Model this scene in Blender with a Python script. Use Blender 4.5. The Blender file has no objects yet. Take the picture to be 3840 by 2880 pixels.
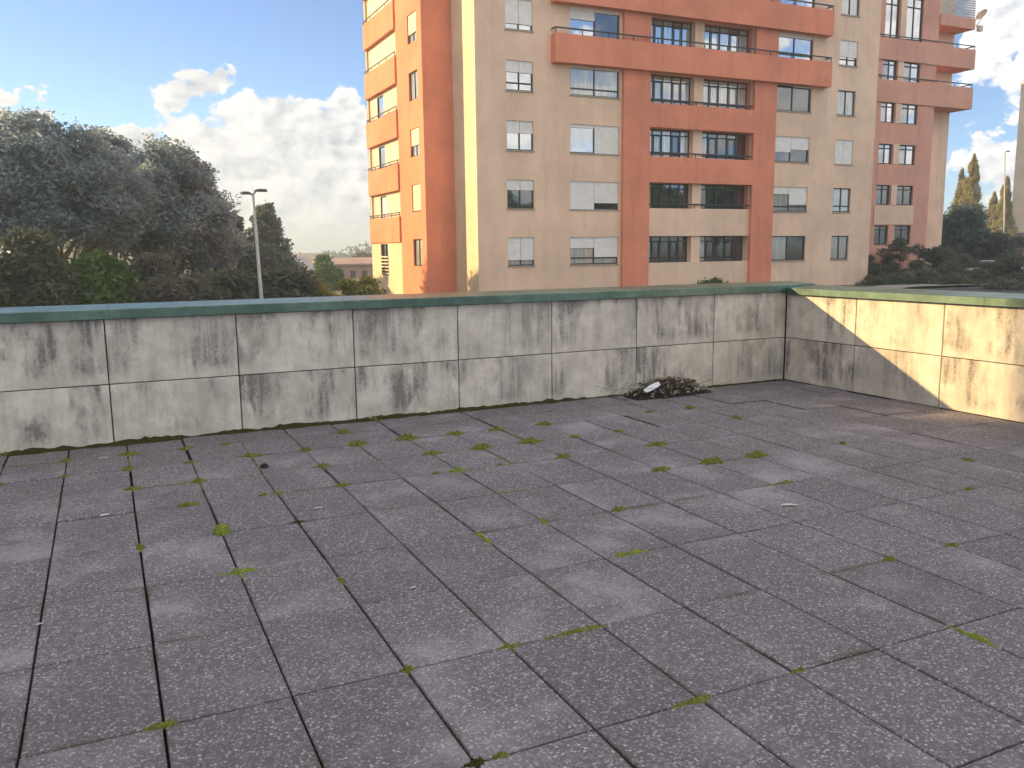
import bpy, math, random
import numpy as np
from mathutils import Matrix, Vector
random.seed(7); RNG = np.random.default_rng(7)
sc = bpy.context.scene
COL = sc.collection

# ------------------------------------------------------------------ camera
EYE = 1.6
FRAME = 1.25                                # the photograph proper, without its white border, fills the frame
F_PX = 2568.0 / 3840.0                       # focal length / image width
YAW, PITCH, ROLL = 0.4415, 0.1557, -0.0117
fwd = Vector((math.sin(YAW)*math.cos(PITCH), math.cos(YAW)*math.cos(PITCH), -math.sin(PITCH)))
r0 = Vector((math.cos(YAW), -math.sin(YAW), 0)); u0 = r0.cross(fwd)
rgt = r0*math.cos(ROLL) + u0*math.sin(ROLL); upv = -r0*math.sin(ROLL) + u0*math.cos(ROLL)
cam_d = bpy.data.cameras.new('camera'); cam = bpy.data.objects.new('camera', cam_d); COL.objects.link(cam)
cam_d.sensor_width = 36; cam_d.lens = 36*F_PX*FRAME; cam_d.clip_start = 0.05; cam_d.clip_end = 6000
m = Matrix.Identity(4)
for i in range(3):
    m[i][0] = rgt[i]; m[i][1] = upv[i]; m[i][2] = -fwd[i]
m[0][3], m[1][3], m[2][3] = 0, 0, EYE
cam.matrix_world = m
sc.camera = cam

# ------------------------------------------------------------------ light
SUN = Vector((-2.25, 2.0, 1.0)).normalized()  # towards the sun
SUN_EL = math.asin(SUN.z); SUN_AZ = math.atan2(SUN.x, SUN.y)
sun_d = bpy.data.lights.new('sun', 'SUN'); sun_d.energy = 2.15; sun_d.angle = math.radians(0.6); sun_d.color = (1.0, 0.68, 0.30)
sun = bpy.data.objects.new('sun', sun_d); COL.objects.link(sun)
sun.rotation_euler = (-SUN).to_track_quat('-Z', 'Y').to_euler()
sc.view_settings.view_transform = 'Standard'; sc.view_settings.look = 'None'
sc.view_settings.exposure = 2.15; sc.view_settings.gamma = 1.0
sc.cycles.use_denoising = True; sc.cycles.use_adaptive_sampling = True; sc.cycles.adaptive_threshold = 0.02
sc.cycles.max_bounces = 5; sc.cycles.diffuse_bounces = 3; sc.cycles.glossy_bounces = 3; sc.cycles.transmission_bounces = 3; sc.cycles.volume_bounces = 0; sc.cycles.transparent_max_bounces = 8

# ------------------------------------------------------------------ node helpers
class NT:
    def __init__(s, tree): s.t = tree; s.n = tree.nodes; s.l = tree.links
    def new(s, typ, **kw):
        n = s.n.new(typ)
        for k, v in kw.items(): setattr(n, k, v)
        return n
    def put(s, sock, val):
        if hasattr(val, 'is_output') or isinstance(val, bpy.types.NodeSocket): s.l.new(val, sock)
        elif val is not None: sock.default_value = val
    def math(s, op, a, b=None, c=None, clamp=False):
        n = s.new('ShaderNodeMath', operation=op, use_clamp=clamp)
        s.put(n.inputs[0], a); s.put(n.inputs[1], b); s.put(n.inputs[2], c)
        return n.outputs[0]
    def vmath(s, op, a, b=None):
        n = s.new('ShaderNodeVectorMath', operation=op); s.put(n.inputs[0], a); s.put(n.inputs[1], b)
        return n.outputs[0]
    def noise(s, vec, scale, detail=4, rough=0.55, dist=0.0):
        n = s.new('ShaderNodeTexNoise'); s.put(n.inputs['Vector'], vec); n.inputs['Scale'].default_value = scale
        n.inputs['Detail'].default_value = detail; n.inputs['Roughness'].default_value = rough; n.inputs['Distortion'].default_value = dist
        return n.outputs['Fac']
    def ramp(s, fac, stops, interp='LINEAR'):
        n = s.new('ShaderNodeValToRGB'); s.put(n.inputs[0], fac); cr = n.color_ramp; cr.interpolation = interp
        while len(cr.elements) < len(stops): cr.elements.new(0.5)
        for e, (p, c) in zip(cr.elements, stops):
            e.position = p; e.color = (c, c, c, 1) if isinstance(c, (int, float)) else (*c, 1)
        return n.outputs[0]
    def mix(s, fac, a, b, mode='MIX'):
        n = s.new('ShaderNodeMix', data_type='RGBA', blend_type=mode)
        s.put(n.inputs[0], fac)
        for sock, v in ((n.inputs[6], a), (n.inputs[7], b)):
            s.put(sock, (*v, 1) if isinstance(v, tuple) and len(v) == 3 else v)
        return n.outputs[2]
    def smooth(s, x, lo, hi):
        n = s.new('ShaderNodeMapRange', interpolation_type='SMOOTHSTEP'); s.put(n.inputs[0], x)
        n.inputs[1].default_value = lo; n.inputs[2].default_value = hi
        return n.outputs[0]

# ------------------------------------------------------------------ sky
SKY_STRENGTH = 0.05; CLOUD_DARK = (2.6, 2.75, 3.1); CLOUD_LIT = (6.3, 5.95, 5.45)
w = bpy.data.worlds.new('World'); sc.world = w; w.use_nodes = True; w.cycles.sampling_method = 'MANUAL'; w.cycles.sample_map_resolution = 512
N = NT(w.node_tree); N.n.clear()
sky = N.new('ShaderNodeTexSky'); sky.sky_type = 'NISHITA'; sky.sun_disc = False
sky.sun_elevation = SUN_EL; sky.sun_rotation = SUN_AZ; sky.air_density = 0.62; sky.dust_density = 0.05; sky.ozone_density = 2.6
tc = N.new('ShaderNodeTexCoord'); gen = tc.outputs['Generated']
sp = N.new('ShaderNodeSeparateXYZ'); N.put(sp.inputs[0], gen)
az = N.math('MULTIPLY', N.math('ARCTAN2', sp.outputs[0], sp.outputs[1]), 57.29578)
el = N.math('MULTIPLY', N.math('ARCSINE', sp.outputs[2]), 57.29578)
CLOUDS = [(5.8, 9.6, 2.7, 1.0), (2.0, 6.9, 3.0, 1.2), (6.6, 5.0, 5.0, 2.3), (10.6, 7.4, 3.6, 2.5), (14.4, 7.2, 4.4, 2.4), (12.5, 3.6, 10.5, 5.2), (-4.6, 9.5, 1.6, .6), (-5.8, 7.6, 2.4, 1.2), (-13, 6, 5, 4), (0.0, 1.6, 11, 2.6),
          (55.5, 12.2, 3.8, 4.6), (61.5, 9.5, 4.2, 5.6), (55.3, 4.0, 2.4, 2.2), (28, 4, 10, 4)]
cxy_ = N.new('ShaderNodeCombineXYZ'); N.put(cxy_.inputs[0], az); N.put(cxy_.inputs[1], el)
wn = N.new('ShaderNodeTexNoise'); N.put(wn.inputs['Vector'], gen); wn.inputs['Scale'].default_value = 15; wn.inputs['Detail'].default_value = 4; wn.inputs['Roughness'].default_value = .6
warp = N.vmath('MULTIPLY', N.vmath('SUBTRACT', wn.outputs['Color'], (.5, .5, .5)), (11.0, 6.5, 0))
wsum = N.vmath('ADD', cxy_.outputs[0], warp)
dist = None
for (a, e, ra, re) in CLOUDS:
    v_ = N.vmath('MULTIPLY', N.vmath('SUBTRACT', wsum, (a, e, 0)), (1/ra, 1/re, 0))
    ln = N.new('ShaderNodeVectorMath', operation='LENGTH'); N.l.new(v_, ln.inputs[0]); d = ln.outputs['Value']
    dist = d if dist is None else N.math('SMOOTH_MIN', dist, d, 0.12)
field = N.math('SUBTRACT', 1.0, dist)
# unseen cumulus overhead and outside the view, added to brighten the shade
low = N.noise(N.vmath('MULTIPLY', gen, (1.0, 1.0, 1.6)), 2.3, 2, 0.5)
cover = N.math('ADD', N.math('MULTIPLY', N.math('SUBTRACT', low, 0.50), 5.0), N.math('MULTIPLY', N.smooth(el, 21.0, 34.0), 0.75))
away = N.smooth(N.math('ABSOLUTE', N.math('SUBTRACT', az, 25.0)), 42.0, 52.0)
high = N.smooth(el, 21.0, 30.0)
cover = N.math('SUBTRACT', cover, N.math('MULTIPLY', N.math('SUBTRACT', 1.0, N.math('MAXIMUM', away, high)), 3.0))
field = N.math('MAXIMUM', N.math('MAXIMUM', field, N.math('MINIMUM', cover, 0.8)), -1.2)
nvec = N.vmath('MULTIPLY', gen, (1.0, 1.0, 1.35))
n1 = N.noise(nvec, 24.0, 7, 0.6)
off = (SUN + Vector((0, 0, .55))).normalized()*0.013
n2 = N.noise(N.vmath('ADD', nvec, tuple(off)), 24.0, 4, 0.58)
dens = N.math('ADD', N.math('MULTIPLY', field, 1.7), N.math('MULTIPLY', N.math('SUBTRACT', n1, 0.47), 3.3))
mask = N.smooth(dens, 0.0, 0.42)
thick = N.smooth(dens, 0.3, 2.0)
lit = N.math('ADD', N.math('MULTIPLY', N.math('SUBTRACT', n1, n2), 3.2), 0.74, clamp=True)
lit2 = N.math('MULTIPLY', lit, N.math('SUBTRACT', 1.0, N.math('MULTIPLY', thick, 0.30)), clamp=True)
ds = N.new('ShaderNodeVectorMath', operation='DOT_PRODUCT'); N.l.new(gen, ds.inputs[0]); ds.inputs[1].default_value = tuple(SUN)
front = N.math('SUBTRACT', 1.12, N.math('MULTIPLY', ds.outputs['Value'], 0.42))       # clouds opposite the sun are lit full on
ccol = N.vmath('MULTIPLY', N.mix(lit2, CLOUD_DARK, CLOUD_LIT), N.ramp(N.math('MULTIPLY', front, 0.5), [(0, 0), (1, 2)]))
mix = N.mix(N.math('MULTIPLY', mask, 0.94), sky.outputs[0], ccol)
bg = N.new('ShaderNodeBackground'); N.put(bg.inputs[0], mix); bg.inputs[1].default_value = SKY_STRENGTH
out = N.new('ShaderNodeOutputWorld'); N.l.new(bg.outputs[0], out.inputs[0])

# ------------------------------------------------------------------ materials
MATS = {}
def mat(name, col, rough=0.8, metal=0.0, var=0.0, vscale=1.5, spec=0.4, bump=0.0, bscale=60, fine=0.0):
    if name in MATS: return MATS[name]
    mt = bpy.data.materials.new(name); mt.use_nodes = True; M = NT(mt.node_tree)
    p = M.n['Principled BSDF']; p.inputs['Roughness'].default_value = rough; p.inputs['Metallic'].default_value = metal
    p.inputs['Specular IOR Level'].default_value = spec
    c = (*col, 1)
    t = M.new('ShaderNodeTexCoord')
    if var:
        n = M.noise(t.outputs['Object'], vscale, 5, 0.6)
        lo = tuple(x*(1-var) for x in col); hi = tuple(min(1, x*(1+var)) for x in col)
        c = M.mix(M.smooth(n, 0.3, 0.7), lo, hi)
        if fine:
            n2 = M.noise(t.outputs['Object'], bscale, 3, 0.6)
            c = M.mix(M.math('MULTIPLY', M.smooth(n2, .35, .65), fine), c, tuple(x*.6 for x in col))
    M.put(p.inputs['Base Color'], c)
    if bump:
        b = M.new('ShaderNodeBump'); b.inputs['Strength'].default_value = bump; b.inputs['Distance'].default_value = 0.01
        M.put(b.inputs['Height'], M.noise(t.outputs['Object'], bscale, 4, 0.6)); M.l.new(b.outputs[0], p.inputs['Normal'])
    MATS[name] = mt
    return mt

def render_mat(name, col, streak=0.30):
    """painted render: slight mottling and rain streaks"""
    if name in MATS: return MATS[name]
    mt = bpy.data.materials.new(name); mt.use_nodes = True; M = NT(mt.node_tree)
    p = M.n['Principled BSDF']; p.inputs['Roughness'].default_value = 0.88; p.inputs['Specular IOR Level'].default_value = 0.2
    t = M.new('ShaderNodeTexCoord'); o = t.outputs['Object']
    big = M.smooth(M.noise(o, 0.35, 5, 0.6), .3, .7)
    st = M.smooth(M.noise(M.vmath('MULTIPLY', o, (2.2, 2.2, 0.16)), 1.0, 6, 0.65), .45, .8)
    fine = M.smooth(M.noise(M.vmath('MULTIPLY', o, (7.0, 7.0, 0.5)), 1.0, 7, 0.7), .48, .72)
    patch = M.smooth(M.noise(o, 1.1, 6, 0.68), .47, .6)
    dk = tuple(x*.86 for x in col); lt = tuple(min(1, x*1.07) for x in col)
    c = M.mix(big, dk, lt)
    c = M.mix(M.math('MULTIPLY', patch, .14), c, tuple(x*.72 for x in col))
    c = M.mix(M.math('MULTIPLY', st, streak), c, tuple(x*.58 for x in col))
    c = M.mix(M.math('MULTIPLY', M.math('MULTIPLY', fine, st), streak*1.6, clamp=True), c, tuple(x*.42 for x in col))
    M.put(p.inputs['Base Color'], c)
    b = M.new('ShaderNodeBump'); b.inputs['Strength'].default_value = 0.25; b.inputs['Distance'].default_value = 0.02
    M.put(b.inputs['Height'], M.noise(o, 9, 5, 0.7)); M.l.new(b.outputs[0], p.inputs['Normal'])
    MATS[name] = mt
    return mt

def glass_mat(name, base, refl):
    if name in MATS: return MATS[name]
    mt = bpy.data.materials.new(name); mt.use_nodes = True; M = NT(mt.node_tree); M.n.clear()
    d = M.new('ShaderNodeBsdfDiffuse'); g = M.new('ShaderNodeBsdfGlossy'); g.inputs['Roughness'].default_value = 0.03
    t = M.new('ShaderNodeTexCoord')
    n = M.noise(M.vmath('MULTIPLY', t.outputs['Object'], (9, 9, .7)), 1.0, 3, .5)
    M.put(d.inputs[0], M.mix(M.smooth(n, .35, .65), tuple(x*.65 for x in base), base))
    b = M.new('ShaderNodeBump'); b.inputs['Strength'].default_value = .04; b.inputs['Distance'].default_value = .05
    M.put(b.inputs['Height'], M.noise(t.outputs['Object'], 1.3, 1, .5)); M.l.new(b.outputs[0], g.inputs['Normal'])
    fr = M.new('ShaderNodeFresnel'); fr.inputs['IOR'].default_value = 1.5
    s = M.new('ShaderNodeMixShader'); M.put(s.inputs[0], M.math('ADD', M.math('MULTIPLY', fr.outputs[0], 1.2), refl, clamp=True))
    M.l.new(d.outputs[0], s.inputs[1]); M.l.new(g.outputs[0], s.inputs[2])
    o = M.new('ShaderNodeOutputMaterial'); M.l.new(s.outputs[0], o.inputs[0])
    MATS[name] = mt
    return mt

def tile_mat():
    mt = bpy.data.materials.new('exposed_aggregate'); mt.use_nodes = True; M = NT(mt.node_tree)
    p = M.n['Principled BSDF']; p.inputs['Roughness'].default_value = 0.75; p.inputs['Specular IOR Level'].default_value = 0.3
    t = M.new('ShaderNodeTexCoord'); oi = M.new('ShaderNodeObjectInfo'); rnd = oi.outputs['Random']
    cx = M.new('ShaderNodeCombineXYZ'); M.put(cx.inputs[0], M.math('MULTIPLY', rnd, 91.0)); M.put(cx.inputs[1], M.math('MULTIPLY', rnd, 37.0))
    vec = M.vmath('ADD', t.outputs['Object'], cx.outputs[0])
    geo = M.new('ShaderNodeNewGeometry'); wp = geo.outputs['Position']
    vor = M.new('ShaderNodeTexVoronoi'); M.put(vor.inputs['Vector'], vec); vor.inputs['Scale'].default_value = 100
    sep = M.new('ShaderNodeSeparateColor'); M.l.new(vor.outputs['Color'], sep.inputs[0])
    stone = M.ramp(sep.outputs[0], [(0, (.10, .088, .108)), (.35, (.155, .138, .163)), (.7, (.24, .218, .246)), (.9, (.36, .335, .355)), (1, (.56, .53, .54))])
    c = M.mix(M.smooth(vor.outputs['Distance'], .35, .75), stone, (.11, .10, .118))
    c = M.mix(M.math('MULTIPLY', M.smooth(M.noise(vec, 260, 2, .5), .4, .7), .35), c, (.30, .285, .285))
    tone = M.math('ADD', 0.86, M.math('MULTIPLY', rnd, 0.14))
    c = M.mix(1.0, c, M.ramp(tone, [(0, 0), (1, 1)]), 'MULTIPLY')
    # lichen bloom, dirt and worn pale areas that run across tiles
    bl = M.smooth(M.noise(M.vmath('ADD', wp, M.vmath('MULTIPLY', cx.outputs[0], (.02, .02, 0))), 1.3, 6, .62), .48, .74)
    c = M.mix(M.math('MULTIPLY', bl, .55), c, (.40, .372, .412))
    dk = M.smooth(M.noise(M.vmath('ADD', wp, (5, 9, 2)), 1.7, 6, .65), .5, .75)
    c = M.mix(M.math('MULTIPLY', dk, .38), c, (.10, .09, .105))
    sp_ = M.smooth(M.noise(vec, 38, 2, .4), .77, .80)
    c = M.mix(M.math('MULTIPLY', sp_, .55), c, (.6, .6, .57))
    # green film near the edges of some tiles
    sx = M.new('ShaderNodeSeparateXYZ'); M.put(sx.inputs[0], t.outputs['Object'])
    edge = M.math('MAXIMUM', M.math('DIVIDE', M.math('ABSOLUTE', sx.outputs[0]), .2187), M.math('DIVIDE', M.math('ABSOLUTE', sx.outputs[1]), .34))
    em = M.math('MULTIPLY', M.smooth(edge, .86, 1.0), M.smooth(M.noise(wp, 2.2, 3, .5), .5, .7))
    c = M.mix(M.math('MULTIPLY', em, .6), c, (.06, .065, .02))
    M.put(p.inputs['Base Color'], c)
    b = M.new('ShaderNodeBump'); b.inputs['Strength'].default_value = .55; b.inputs['Distance'].default_value = .004; b.invert = True
    M.put(b.inputs['Height'], vor.outputs['Distance']); M.l.new(b.outputs[0], p.inputs['Normal'])
    return mt

def panel_mat():
    mt = bpy.data.materials.new('stained_concrete'); mt.use_nodes = True; M = NT(mt.node_tree)
    p = M.n['Principled BSDF']; p.inputs['Roughness'].default_value = 0.85; p.inputs['Specular IOR Level'].default_value = 0.25
    t = M.new('ShaderNodeTexCoord'); oi = M.new('ShaderNodeObjectInfo'); rnd = oi.outputs['Random']
    cx = M.new('ShaderNodeCombineXYZ'); M.put(cx.inputs[0], M.math('MULTIPLY', rnd, 53.0)); M.put(cx.inputs[2], M.math('MULTIPLY', rnd, 17.0))
    o = t.outputs['Object']; vec = M.vmath('ADD', o, cx.outputs[0])
    sx = M.new('ShaderNodeSeparateXYZ'); M.put(sx.inputs[0], o)
    mott = M.smooth(M.noise(vec, 5, 7, .65), .3, .7)
    c = M.mix(mott, (.60, .55, .465), (.82, .76, .655))
    c = M.mix(M.math('MULTIPLY', M.smooth(M.noise(vec, 60, 3, .6), .5, .75), .3), c, (.42, .39, .35))
    # run-off streaks and patches of black algae
    patch = M.smooth(M.noise(M.vmath('MULTIPLY', vec, (2.6, 2.6, 1.2)), 1.0, 5, .62), .445, .60)
    run = M.smooth(M.noise(M.vmath('MULTIPLY', vec, (17, 17, 1.7)), 1.0, 6, .6), .28, .70)
    grain = M.smooth(M.noise(vec, 38, 5, .7), .3, .7)
    sm = M.math('MULTIPLY', patch, M.math('ADD', .12, M.math('MULTIPLY', run, 1.0)))
    sm = M.math('MULTIPLY', sm, M.math('ADD', .55, M.math('MULTIPLY', grain, .6)))
    sm = M.math('MULTIPLY', sm, M.math('ADD', .6, M.math('MULTIPLY', rnd, .7)))
    hgt = M.math('ADD', .18, M.smooth(sx.outputs[2], -.25, -.13))       # the foot of a panel is washed clean by splash
    sm = M.math('MULTIPLY', sm, hgt, clamp=True)
    veil = M.smooth(M.noise(M.vmath('MULTIPLY', vec, (1.6, 1.6, 1.0)), 1.0, 6, .65), .42, .66)
    c = M.mix(M.math('MULTIPLY', veil, .42), c, (.38, .355, .32))
    c = M.mix(M.math('MULTIPLY', sm, .85, clamp=True), c, (.155, .14, .142))
    faint = M.smooth(M.noise(M.vmath('MULTIPLY', vec, (5, 5, .6)), 1.0, 6, .7), .45, .75)
    c = M.mix(M.math('MULTIPLY', faint, .5), c, (.27, .25, .22))
    M.put(p.inputs['Base Color'], c)
    b = M.new('ShaderNodeBump'); b.inputs['Strength'].default_value = .35; b.inputs['Distance'].default_value = .006
    M.put(b.inputs['Height'], M.noise(vec, 70, 5, .65)); M.l.new(b.outputs[0], p.inputs['Normal'])
    return mt

def leaf_mat(name, c1, c2, c3, trans=0.3):
    mt = bpy.data.materials.new(name); mt.use_nodes = True; M = NT(mt.node_tree); M.n.clear()
    g = M.new('ShaderNodeNewGeometry'); t = M.new('ShaderNodeTexCoord')
    c = M.ramp(g.outputs['Random Per Island'], [(0, c1), (.55, c2), (1, c3)])
    c = M.mix(M.math('MULTIPLY', M.smooth(M.noise(t.outputs['Object'], .55, 3, .5), .35, .65), .55), c, tuple(x*.55 for x in c2))
    d = M.new('ShaderNodeBsdfPrincipled'); d.inputs['Roughness'].default_value = .6; d.inputs['Specular IOR Level'].default_value = .25
    M.put(d.inputs['Base Color'], c)
    tr = M.new('ShaderNodeBsdfTranslucent'); M.put(tr.inputs[0], M.mix(.5, c, c3))
    s = M.new('ShaderNodeMixShader'); s.inputs[0].default_value = trans
    M.l.new(d.outputs[0], s.inputs[1]); M.l.new(tr.outputs[0], s.inputs[2])
    o = M.new('ShaderNodeOutputMaterial'); M.l.new(s.outputs[0], o.inputs[0])
    return mt

M_TILE = tile_mat(); M_PANEL = panel_mat()
M_BED = mat('dark_joint_soil', (.022, .02, .018), .95, var=.4, vscale=30)
M_JOINT = mat('joint_mortar', (.07, .065, .058), .95)
M_CAP = mat('green_grey_coping_metal', (.15, .23, .19), .36, metal=.8, var=.25, vscale=3.5, spec=.5, fine=.35, bscale=22, bump=.1)
M_BEIGE = render_mat('beige_render', (.90, .645, .475)); M_RED = render_mat('brick_red_render', (.82, .30, .185))
M_CREAM = render_mat('cream_render', (.80, .64, .46), .12)
M_MAUVE = render_mat('dull_red_render', (.78, .40, .30))
M_FRAME = mat('dark_green_window_metal', (.030, .042, .045), .45, metal=.2)
M_RAIL = mat('dark_railing_metal', (.035, .045, .05), .4, metal=.4)
M_SHUT = mat('white_roller_shutter', (.88, .85, .81), .6, var=.06, vscale=3)
M_SHUTC = mat('cream_roller_shutter', (.72, .62, .47), .6, var=.06, vscale=3)
M_SILL = mat('stone_sill', (.42, .35, .28), .8)
G_DARK = glass_mat('dark_glass', (.02, .024, .028), .16)
G_SKY = glass_mat('sky_glass', (.10, .13, .15), .58)
G_BRIGHT = glass_mat('pale_curtain_glass', (.78, .77, .70), .22)
G_SKYPAINT = glass_mat('painted_sky_glass', (.52, .66, .74), .45)  # pale blue sky reflection painted into the pane colour
G_CURT = glass_mat('curtained_glass', (.50, .51, .50), .20)
M_BARK = mat('eucalyptus_bark', (.34, .26, .20), .9, var=.4, vscale=3)
M_GALV = mat('galvanised_steel', (.42, .42, .41), .5, metal=.35, var=.1, vscale=4)
M_GRASS = mat('rough_grass_ground', (.11, .105, .055), .95, var=.5, vscale=.25, fine=.5, bscale=7)
M_ASPH = mat('asphalt', (.055, .055, .056), .9, var=.2, vscale=2)

# ------------------------------------------------------------------ mesh helpers
def tag(o, label=None, cat=None, group=None, kind=None):
    for k, v in (('label', label), ('category', cat), ('group', group), ('kind', kind)):
        if v: o[k] = v
    return o
def empty(name, loc, label=None, cat=None, group=None):
    o = bpy.data.objects.new(name, None); o.location = loc; o.empty_display_size = .2; COL.objects.link(o)
    return tag(o, label, cat, group)
def origin(o):
    v = Vector((0, 0, 0))
    while o is not None: v += o.location; o = o.parent
    return v
class MB:
    def __init__(s, fr=None): s.v = []; s.f = []; s.fr = fr or (lambda a, b, c: (a, b, c))
    def quad(s, *p):
        n = len(s.v); s.v += [s.fr(*q) for q in p]; s.f.append(tuple(range(n, n+len(p)))); return s
    def box(s, a0, a1, b0, b1, c0, c1):
        n = len(s.v)
        for c in (c0, c1):
            for a, b in ((a0, b0), (a1, b0), (a1, b1), (a0, b1)): s.v.append(s.fr(a, b, c))
        s.f += [(n, n+3, n+2, n+1), (n+4, n+5, n+6, n+7), (n, n+1, n+5, n+4), (n+1, n+2, n+6, n+5), (n+2, n+3, n+7, n+6), (n+3, n, n+4, n+7)]
        return s
    def tube(s, pts, rad, seg=8, cap=True):
        rings = []
        for i, p in enumerate(pts):
            p = Vector(p); a = Vector(pts[max(i-1, 0)]); b = Vector(pts[min(i+1, len(pts)-1)])
            d = (b-a).normalized(); x = d.orthogonal().normalized()
            if abs(d.z) > .3: x = (Vector((1, 0, 0)) - d*d.x).normalized()
            y = d.cross(x); r = rad[i] if hasattr(rad, '__len__') else rad
            n = len(s.v); rings.append(n)
            for k in range(seg):
                t = 2*math.pi*k/seg; q = p + x*math.cos(t)*r + y*math.sin(t)*r; s.v.append(s.fr(*q))
        for a, b in zip(rings, rings[1:]):
            for k in range(seg): s.f.append((a+k, a+(k+1) % seg, b+(k+1) % seg, b+k))
        if cap: s.f.append(tuple(rings[0]+k for k in reversed(range(seg)))); s.f.append(tuple(rings[-1]+k for k in range(seg)))
        return s
    def build(s, name, mt, parent=None, smooth=False, bevel=0):
        o0 = origin(parent) if parent else Vector((0, 0, 0))
        me = bpy.data.meshes.new(name); me.from_pydata([tuple(Vector(p)-o0) for p in s.v], [], s.f); me.materials.append(mt)
        import bmesh
        bm = bmesh.new(); bm.from_mesh(me); bmesh.ops.recalc_face_normals(bm, faces=bm.faces); bm.to_mesh(me); bm.free()
        if smooth: me.polygons.foreach_set('use_smooth', [True]*len(me.polygons))
        o = bpy.data.objects.new(name, me); COL.objects.link(o)
        if parent: o.parent = parent
        if bevel:
            b = o.modifiers.new('bevel', 'BEVEL'); b.width = bevel; b.segments = 2
        return o
def np_mesh(name, V, Fq, mt, smooth=False):
    """fast quad mesh from numpy arrays"""
    me = bpy.data.meshes.new(name); nf = len(Fq)
    me.vertices.add(len(V)); me.vertices.foreach_set('co', np.asarray(V, np.float32).ravel())
    me.loops.add(nf*4); me.loops.foreach_set('vertex_index', np.asarray(Fq, np.int32).ravel())
    me.polygons.add(nf); me.polygons.foreach_set('loop_start', np.arange(nf, dtype=np.int32)*4)
    me.polygons.foreach_set('loop_total', np.full(nf, 4, np.int32))
    me.materials.append(mt); me.update(calc_edges=True)
    if smooth: me.polygons.foreach_set('use_smooth', np.ones(nf, bool))
    return me
def obj(name, me, parent=None, loc=(0, 0, 0)):
    o = bpy.data.objects.new(name, me); COL.objects.link(o); o.location = loc
    if parent: o.parent = parent
    return o
def copy_tree(o, parent=None):
    c = o.copy(); COL.objects.link(c); c.parent = parent
    for ch in list(o.children): copy_tree(ch, c)
    return c
def ray(vx, vy):                              # direction through a point of the 2212 x 1659 view
    f = 2212*F_PX
    return fwd + rgt*((vx-1106)/f) - upv*((vy-829.5)/f)
def at(vx, vy, Y):
    d = ray(vx, vy); t = Y/d.y
    return Vector((d.x*t, Y, EYE+d.z*t))

# ------------------------------------------------------------------ ground
def sst(a, b, x):
    t = min(1, max(0, (x-a)/(b-a))); return t*t*(3-2*t)
def gz(x, y):
    z = -3.2 + 2.3*sst(14, 42, x) * (1 - .35*sst(60, 140, y))
    return z + .22*math.sin(x*.11+1.3)*math.cos(y*.09) * sst(25, 60, math.hypot(x, y))
xs = sorted(set([-3000, -1500, -700, -350, -200] + list(range(-120, 221, 8)) + [300, 450, 700, 1500, 3000]))
ys = sorted(set([-3000, -1500, -700, -300, -150] + list(range(-80, 241, 8)) + [300, 450, 700, 1500, 3000, 4500]))
V = [(x, y, gz(x, y)) for y in ys for x in xs]; nx = len(xs)
Fq = [(j*nx+i, j*nx+i+1, (j+1)*nx+i+1, (j+1)*nx+i) for j in range(len(ys)-1) for i in range(nx-1)]
tag(obj('ground', np_mesh('ground', V, Fq, M_GRASS, True)), kind='structure')

# ------------------------------------------------------------------ terrace floor
DA, DB, HJ, HC = 7.903, 7.394, 0.515, 1.07
X0, SX, Y0, SY = -0.3669, 0.4375, 1.6203, 0.6812
floor = MB().box(-6.2, DB+.42, -2.2, DA+.38, -3.6, -.035).build('terrace_floor', M_BED)
tag(floor, kind='structure')
rows = [Y0+k*SY for k in range(-2, 7)] + [6.29, 6.90, 7.43, 7.885]
cols = [X0+i*SX for i in range(-13, 20)]
def tile_mesh(name, hx, hy, t=.04, ch=.004):
    v, f = [], []
    for z, ins in ((-t, 0), (-ch, 0), (0, ch)):
        for a, b in ((-1, -1), (1, -1), (1, 1), (-1, 1)): v.append((a*(hx-ins), b*(hy-ins), z))
    for k in (0, 4):
        for i in range(4): f.append((k+i, k+(i+1) % 4, k+4+(i+1) % 4, k+4+i))
    f.append((8, 9, 10, 11))
    me = bpy.data.meshes.new(name); me.from_pydata(v, [], f); me.materials.append(M_TILE); return me
cache = {}
def add_tile(xa, xb, ya, yb):
    key = (round(xb-xa, 3), round(yb-ya, 3))
    if key not in cache: cache[key] = tile_mesh('tile', (xb-xa)/2-.005, (yb-ya)/2-.0042)
    far = sst(4.5, 7, ya)
    o = obj('tile', cache[key], floor, ((xa+xb)/2+random.gauss(0, .001+.003*far), (ya+yb)/2+random.gauss(0, .001+.005*far), random.gauss(0, .0010+.002*far)))
    o.rotation_euler = (random.gauss(0, .002), random.gauss(0, .0025), random.gauss(0, .001+.005*far))
for j in range(len(rows)-1):
    ya, yb = rows[j], rows[j+1]
    for i in range(len(cols)-1):
        xa, xb = cols[i], cols[i+1]
        if xa < -.62*ya-2.6 or xa > DB-.03: continue
        add_tile(xa, min(xb, DB-.006), ya, yb)

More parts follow.
